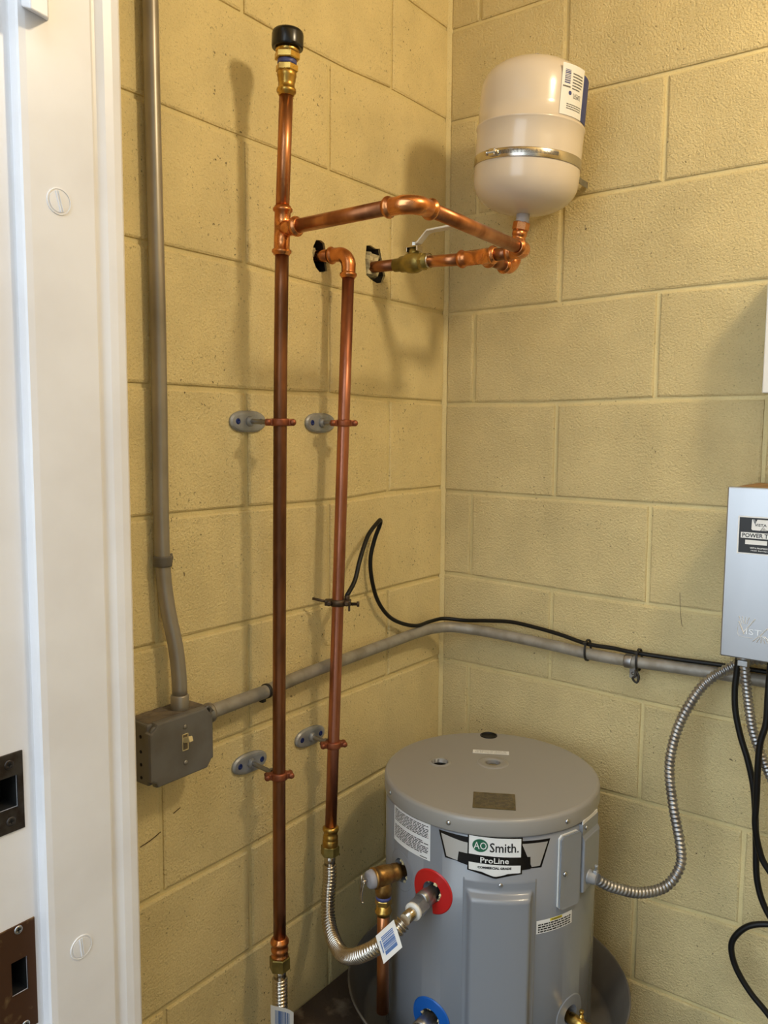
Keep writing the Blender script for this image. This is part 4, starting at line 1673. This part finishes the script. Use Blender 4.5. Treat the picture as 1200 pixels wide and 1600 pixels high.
# straps and ties on the back wall run
s = one_hole_strap(V((.463, -.021, .6945)), (1, 0, 0), None, M['steel'], 'galvanised one-hole strap on the conduit under the black wire')
mb = MB()
box(mb, V((.467, -.0060, .672)), (.016, .0030, .030), None, 0, .0008)
lathe(mb, [(.0035, 0), (.0035, .002), (0, .0026)], (.467, -.0075, .667), (0, -1, 0), 10)
build('ear', mb, M['steel'], s, (.467, -.006, .672))


def zip_tie(x, z0, z1, label, tail):
    mb = MB()
    n_ = 24
    yc, zc = -.0200, (z0 + z1) / 2
    ry, rz = .0155, (z1 - z0) / 2
    vs, fs = [], []
    for i in range(n_):
        a = 2 * PI * i / n_
        for dx in (-.0022, .0022):
            for k in (1.0, 1.10):
                vs.append((x + dx, min(yc + ry * k * math.cos(a), -.0010), zc + rz * k * math.sin(a)))
    for i in range(n_):
        q = (i + 1) % n_
        for (j0, j1) in ((0, 1), (1, 3), (3, 2), (2, 0)):
            fs.append([i * 4 + j0, i * 4 + j1, q * 4 + j1, q * 4 + j0])
    mb.add(vs, fs)
    box(mb, (x, yc - ry - .001, z1 - .004), (.007, .005, .006), None, 0, .001)
    if tail:
        tube(mb, spline([(x, yc - ry, z0 + .004), (x + .002, yc - ry - .006, z0 - .006), (x - .004, yc - ry - .006, z0 - .012), (x + .004, yc - ry - .004, z0 - .020),
                         (x + .008, yc - ry - .004, z0 - .008), (x + .003, yc - ry - .003, z0 + .002)], .003), .0024, 8)
    return tag(build('cable_tie', mb, M['zip'], None, (x, yc, zc)), label, 'cable tie')


zip_tie(.374, .681, .7230, 'slim cable tie binding the black wire to the conduit, nearer the corner', False)
zip_tie(.482, .679, .7215, 'twisted black cable tie on the conduit beside the galvanised strap', True)

# ------------------------------------------------------------------ switch box
sb = thing('switch_box', 'dark grey metal switch box with an ivory toggle beside the door frame', 'switch box', (0.001, -.812, .672))
yb0, yb1, zb0, zb1 = -.8800, -.7600, .6195, .7160
mb = MB()
box(mb, (.0265, (yb0 + yb1) / 2, (zb0 + zb1) / 2 + .001), (.051, yb1 - yb0 - .004, zb1 - zb0 - .002), None, 0, .003)
bb = build('back_box', mb, M['box_grey'], sb, (.025, -.82, .67))
for z in (.695, .672, .652, .632):
    mb = MB()
    lathe(mb, [(.0026, 0), (.0026, .0012), (.0, .0016)], (.036, yb0 + .0025, z), (0, -1, 0), 10)
    build('knockout', mb, M['hole'], bb, (.036, yb0, z))
mb = MB()
# cover with clipped corners and rounded edge
yc_, zc_ = (yb0 + yb1) / 2, (zb0 + zb1) / 2
hw, hh, cl = (yb1 - yb0) / 2 + .001, (zb1 - zb0) / 2 + .001, .013
ol = [(-hw + cl, -hh), (hw - cl, -hh), (hw - cl * .3, -hh + cl * .9), (hw, -hh + cl), (hw, hh - cl), (hw - cl * .3, hh - cl * .9), (hw - cl, hh), (-hw + cl, hh), (-hw + cl * .8, hh - cl * .5), (-hw, hh - cl),
      (-hw, -hh + cl), (-hw + cl * .8, -hh + cl * .5)]
n_ = len(ol)
vs, fs = [], []
for d_, sc in ((.050, 1.0), (.058, 1.0), (.0615, .975), (.0622, .94)):
    for (y, z) in ol:
        vs.append((d_, yc_ + y * sc, zc_ + z * sc))
for j in range(3):
    for i in range(n_):
        q = (i + 1) % n_
        fs.append([j * n_ + i, j * n_ + q, (j + 1) * n_ + q, (j + 1) * n_ + i])
fs += [list(range(n_)), [3 * n_ + i for i in range(n_)]]
mb.add(vs, fs)
cv_ = build('cover', mb, M['box_grey'], sb, (.0622, yc_, zc_))
c_ = MB()
box(c_, (.062, -.8165, .6745), (.012, .0110, .0255))
boolean_cut(cv_, c_)
for (y, z) in ((yb0 + .010, zb1 - .011), (yb1 - .008, zb1 - .006)):
    mb = MB()
    lathe(mb, [(.0080, -.004), (.0078, .0), (.0062, .0006), (.0040, -.0010), (.0038, -.003)], (.0600, y, z), (1, 0, 0), 16)
    lathe(mb, [(.0036, -.003), (.0034, .0005), (.001, .0012), (0, .001)], (.0600, y, z), (1, 0, 0), 10, True, 1)
    build('cover_screw', mb, [M['box_grey'], M['hole']], cv_, (.06, y, z))
for z in (.6985, .6420):
    mb = MB()
    lathe(mb, [(.0036, 0), (.0034, .0010), (.0015, .0016), (0, .0015)], (.0622, -.8160, z), (1, 0, 0), 12)
    build('screw', mb, M['conduit'], cv_, (.0622, -.816, z))
mb = MB()
box(mb, (.0600, -.8165, .6745), (.004, .0106, .0250))
tg0 = build('toggle_recess', mb, M['toggle_recess'], sb, (.06, -.8165, .6745))
mb = MB()
for s_ in (-1, 1):
    box(mb, (.0622, -.8165 + s_ * .0052, .6745), (.0022, .0010, .0260))
    box(mb, (.0622, -.8165, .6745 + s_ * .0125), (.0022, .0112, .0010))
box(mb, (.0690, -.8165, .6800), (.0160, .0075, .0085), Matrix.Rotation(-.35, 3, 'Y'), 0, .0012)
build('toggle', mb, M['ivory'], sb, (.065, -.8165, .6745))
mb = MB()
nx_, ny_ = 8, 14
rp = random.Random(9)
vs = [(.004 + .044 * i / nx_, yb0 + .006 + (yb1 - yb0 - .012) * j / ny_, zb1 + (.0004 if i in (0, nx_) or j in (0, ny_) else rp.uniform(.0005, .0035) * (1.3 - i / nx_)))
      for j in range(ny_ + 1) for i in range(nx_ + 1)]
fs = [[j * (nx_ + 1) + i, j * (nx_ + 1) + i + 1, (j + 1) * (nx_ + 1) + i + 1, (j + 1) * (nx_ + 1) + i] for j in range(ny_) for i in range(nx_)]
mb.add(vs, fs)
build('dust_layer', mb, M['dust'], bb, (.025, -.82, zb1))

# ------------------------------------------------------------------ stainless transformer cabinet
vx0, vz0, vz1, vd = .6600, .7620, 1.0600, .1200
vt = thing('transformer_cabinet', 'stainless steel power transformer cabinet mounted on the right-hand wall', 'cabinet', (.78, -.002, vz0))
VW = .235
mb = MB()
box(mb, (vx0 + VW / 2 + .002, -vd / 2 - .0015, (vz0 + vz1) / 2), (VW - .004, vd - .005, vz1 - vz0 - .004), None, 0, .002)
build('case', mb, M['vista'], vt, (vx0 + VW / 2, -.06, vz0))
mb = MB()
box(mb, (vx0 + VW / 2, -vd + .006, (vz0 + vz1) / 2), (VW, .014, vz1 - vz0), None, 0, .0025)
vdr = build('door', mb, M['vista'], vt, (vx0, -vd, vz0))


def front(x, y, z):
    """flat drawing on the cabinet door: x from its left edge, y up from its foot"""
    return V((vx0 + x, -vd - .0010 - z, vz0 + y))


mb = MB()
quad(mb, .0200, .1840, .1380, .2490, .0003)
mb.map(front)
vp = build('name_label', mb, M['white'], vdr, front(.08, .21, 0))
mb = MB()
quad(mb, .0225, .1862, .1355, .2468, .0006, 0)
# little white emblem
poly(mb, [(.0425, .2440), (.0420, .2275), (.0440, .2255), (.0560, .2255), (.0610, .2330), (.0660, .2265), (.0715, .2265), (.0715, .2420), (.0700, .2440), (.0510, .2440), (.0490, .2400), (.0470, .2440)], .0009, 1)
for i in range(5):
    x = .0438 + i * .0014
    poly(mb, [(x, .2440), (x + .0007, .2440), (.0470 + .0004 * i, .2375), (.0466 + .0004 * i, .2375)], .0012, 0)
for i in range(5):
    x = .0570 + i * .0020
    poly(mb, [(x, .2255), (x + .0010, .2255), (.0614 + .0003 * i, .2320), (.0610 + .0003 * i, .2320)], .0012, 1)
join(mb, text_mb('VISTA', .0190, .0046, .02), .0565, .2348, .0012, 0)
quad(mb, .0255, .2115, .1330, .2215, .0009, 1)
join(mb, text_mb('POWER TRANSFORMER', .1015, .0074, .02), .0787, .2165, .0012, 0)
quad(mb, .0330, .2010, .0680, .2085, .0009, 1)
quad(mb, .0760, .2010, .1220, .2085, .0009, 1)
join(mb, text_mb('VISTA PROFESSIONAL OUTDOOR LIGHTING', .0780, .0026, .02), .0800, .1950, .0009, 1)
join(mb, text_mb('1625 Surveyor Avenue', .0480, .0026, .02), .0670, .1905, .0009, 1)
mb.map(front)
build('print', mb, [M['ink'], M['white']], vp, front(.08, .21, 0))
# embossed emblem near the foot
mb = MB()


def ridge(x0, y0, x1, y1, w=.0016, h=.0014):
    d_ = V((x1 - x0, y1 - y0, 0))
    L2 = d_.length
    d_.normalize()
    n2 = V((-d_.y, d_.x, 0)) * w / 2
    a_, b2 = V((x0, y0, 0)), V((x1, y1, 0))
    vs = [a_ - n2, a_ + n2, b2 + n2, b2 - n2, a_ + V((0, 0, h)), b2 + V((0, 0, h))]
    mb.add([tuple(v) for v in vs], [[0, 3, 5, 4], [1, 4, 5, 2], [0, 4, 1], [3, 2, 5]])


ridge(.0290, .0660, .0385, .0445, .0024)
ridge(.0385, .0480, .0555, .0730, .0024)
for (x0, y0, x1, y1) in ((.0290, .0745, .0345, .0620), (.0340, .0750, .0370, .0625), (.0405, .0745, .0395, .0625), (.0460, .0745, .0420, .0620)):
    ridge(x0, y0, x1, y1)
for i in range(6):
    x = .0530 + i * .0066
    ridge(x, .0335 - i * .0004, .0640 + i * .0016, .0445, .0018)
ridge(.0640, .0440, .0755, .0590, .0022)
ridge(.0755, .0590, .0850, .0420, .0022)
for (x0, y0, x1, y1) in ((.0285, .062, .0275, .044), (.0275, .044, .0310, .0400), (.0310, .0400, .0520, .0385)):
    ridge(x0, y0, x1, y1, .0008, .0005)
t_ = text_mb('IST', .0250, .0100, .0)
for f in t_.f:
    pass
join(mb, t_, .0545, .0500, .0016)
mb.map(front)
build('embossed_emblem', mb, M['emboss'], vdr, front(.05, .05, 0))
mb = MB()
rp = random.Random(4)
vs = [(vx0 + .010 + (VW - .02) * i / 10, -vd + .014 + (vd - .02) * j / 8, vz1 - .0005 + (0 if i in (0, 10) or j in (0, 8) else rp.uniform(.0005, .004))) for j in range(9) for i in range(11)]
fs = [[j * 11 + i, j * 11 + i + 1, (j + 1) * 11 + i + 1, (j + 1) * 11 + i] for j in range(8) for i in range(10)]
mb.add(vs, fs)
build('dust_layer', mb, mat('brown_dust', (148, 116, 72), .9, rgb2=(120, 96, 64), nscale=60), vt, (vx0 + .1, -.06, vz1))

# box higher up, mostly outside the picture
mb = MB()
box(mb, (.7055 + .10, -.0505, 1.335), (.20, .099, .230), None, 0, .004)
ub = thing('upper_cabinet', 'pale grey box edge on the wall above the stainless cabinet, cut by the picture edge', 'cabinet', (.8055, -.001, 1.22))
build('case', mb, M['vista'], ub, (.8055, -.05, 1.22))
mb = MB()
box(mb, (.7045 + .10, -.1020, 1.336), (.202, .006, .233), None, 0, .002)
build('lid', mb, M['white_plastic'], ub, (.8055, -.1, 1.22))
mb = MB()
tube(mb, [(.7155, -.030, 1.058), (.7155, -.030, 1.14), (.7155, -.030, 1.2225)], .0085, 16)
tag(build('connecting_pipe', mb, M['rust'], None, (.7155, -.030, 1.06)), 'rust-orange pipe between the stainless cabinet and the box above it', 'pipe')

# ------------------------------------------------------------------ metal-clad whips and black cords
def whip(name, label, pts, r=.0088, amp=.0011, pitch=.0078):
    mb = MB()
    tube(mb, spline(pts, .0013), r, 14, True, 0, True, 1.0, amp, pitch)
    return mb


e0 = CP + e_r * .0150
w1 = thing('metal_clad_cable', 'ribbed metal-clad cable sweeping from the heater wiring box up to the cabinet', 'cable', e0)
mb = whip('x', '', [e0, (.5284, -.283, .3663), (.5403, -.268, .3565), (.5712, -.225, .3381), (.6003, -.175, .3374), (.6149, -.145, .3655), (.6099, -.13, .4003),
                    (.5913, -.12, .4645), (.5768, -.105, .5293), (.5803, -.09, .5873), (.5984, -.08, .6438), (.6265, -.065, .6944), (.6716, -.05, .7318), (.69, -.046, .7430), (.72, -.046, .7480)])
build('armour', mb, M['steel'], w1, e0)
w2 = thing('metal_clad_cable', 'short straight metal-clad cable hanging from under the stainless cabinet', 'cable', (.695, -.09, .75))
mb = whip('x', '', [(.6940, -.090, .757), (.6990, -.090, .715), (.7060, -.090, .670), (.7150, -.090, .627), (.7280, -.088, .592), (.7440, -.085, .555), (.768, -.08, .51), (.80, -.07, .47)], .0080, .0010, .0070)
build('armour', mb, M['steel'], w2, (.695, -.09, .75))
mb = MB()
lathe(mb, [(.0125, 0), (.0125, .008), (.0100, .009), (.0100, .018)], (.6935, -.090, .7615), (.1, 0, -1), 16)
box(mb, (.6945, -.102, .7490), (.017, .004, .010), None, 0, .001)
build('connector', mb, M['steel'], w2, (.694, -.09, .76))
for nm, lab, pts in (
        ('black_cord', 'black cord nearest the corner, hanging from the stainless cabinet',
         [(.681, -.070, .765), (.6780, -.070, .720), (.6765, -.070, .688), (.6795, -.070, .650), (.690, -.070, .607), (.705, -.070, .563), (.716, -.070, .518), (.722, -.070, .465), (.7255, -.070, .413),
          (.731, -.070, .345), (.750, -.070, .294), (.79, -.07, .25), (.86, -.07, .22)]),
        ('black_cord', 'black cord curving in from the right over the metal-clad cable',
         [(.741, -.108, .765), (0.7394, -0.108, 0.704), (0.7388, -0.108, 0.6526), (0.7313, -0.108, 0.6165), (0.729, -0.106, 0.5691), (0.7284, -0.1, 0.5085), (0.7278, -0.096, 0.4596), (0.7362, -0.09, 0.4122), (0.7509, -0.088, 0.3829), (.80, -.085, .33), (.86, -.07, .30)]),
        ('black_cord', 'black cord looped low against the wall at the lower right',
         [(.86, -.052, .268), (.79, -.052, .2680), (.751, -.055, .2630), (.7190, -.058, .2490), (.6975, -.060, .2230), (.6905, -.060, .1960), (.7010, -.060, .1600), (.7270, -.060, .1240), (.760, -.060, .094), (.82, -.058, .03), (.90, -.06, -.05)])):
    mb = MB()
    tube(mb, spline(pts, .006), .0056, 14)
    tag(build(nm, mb, M['black_dull'], None, pts[0]), lab, 'cord')
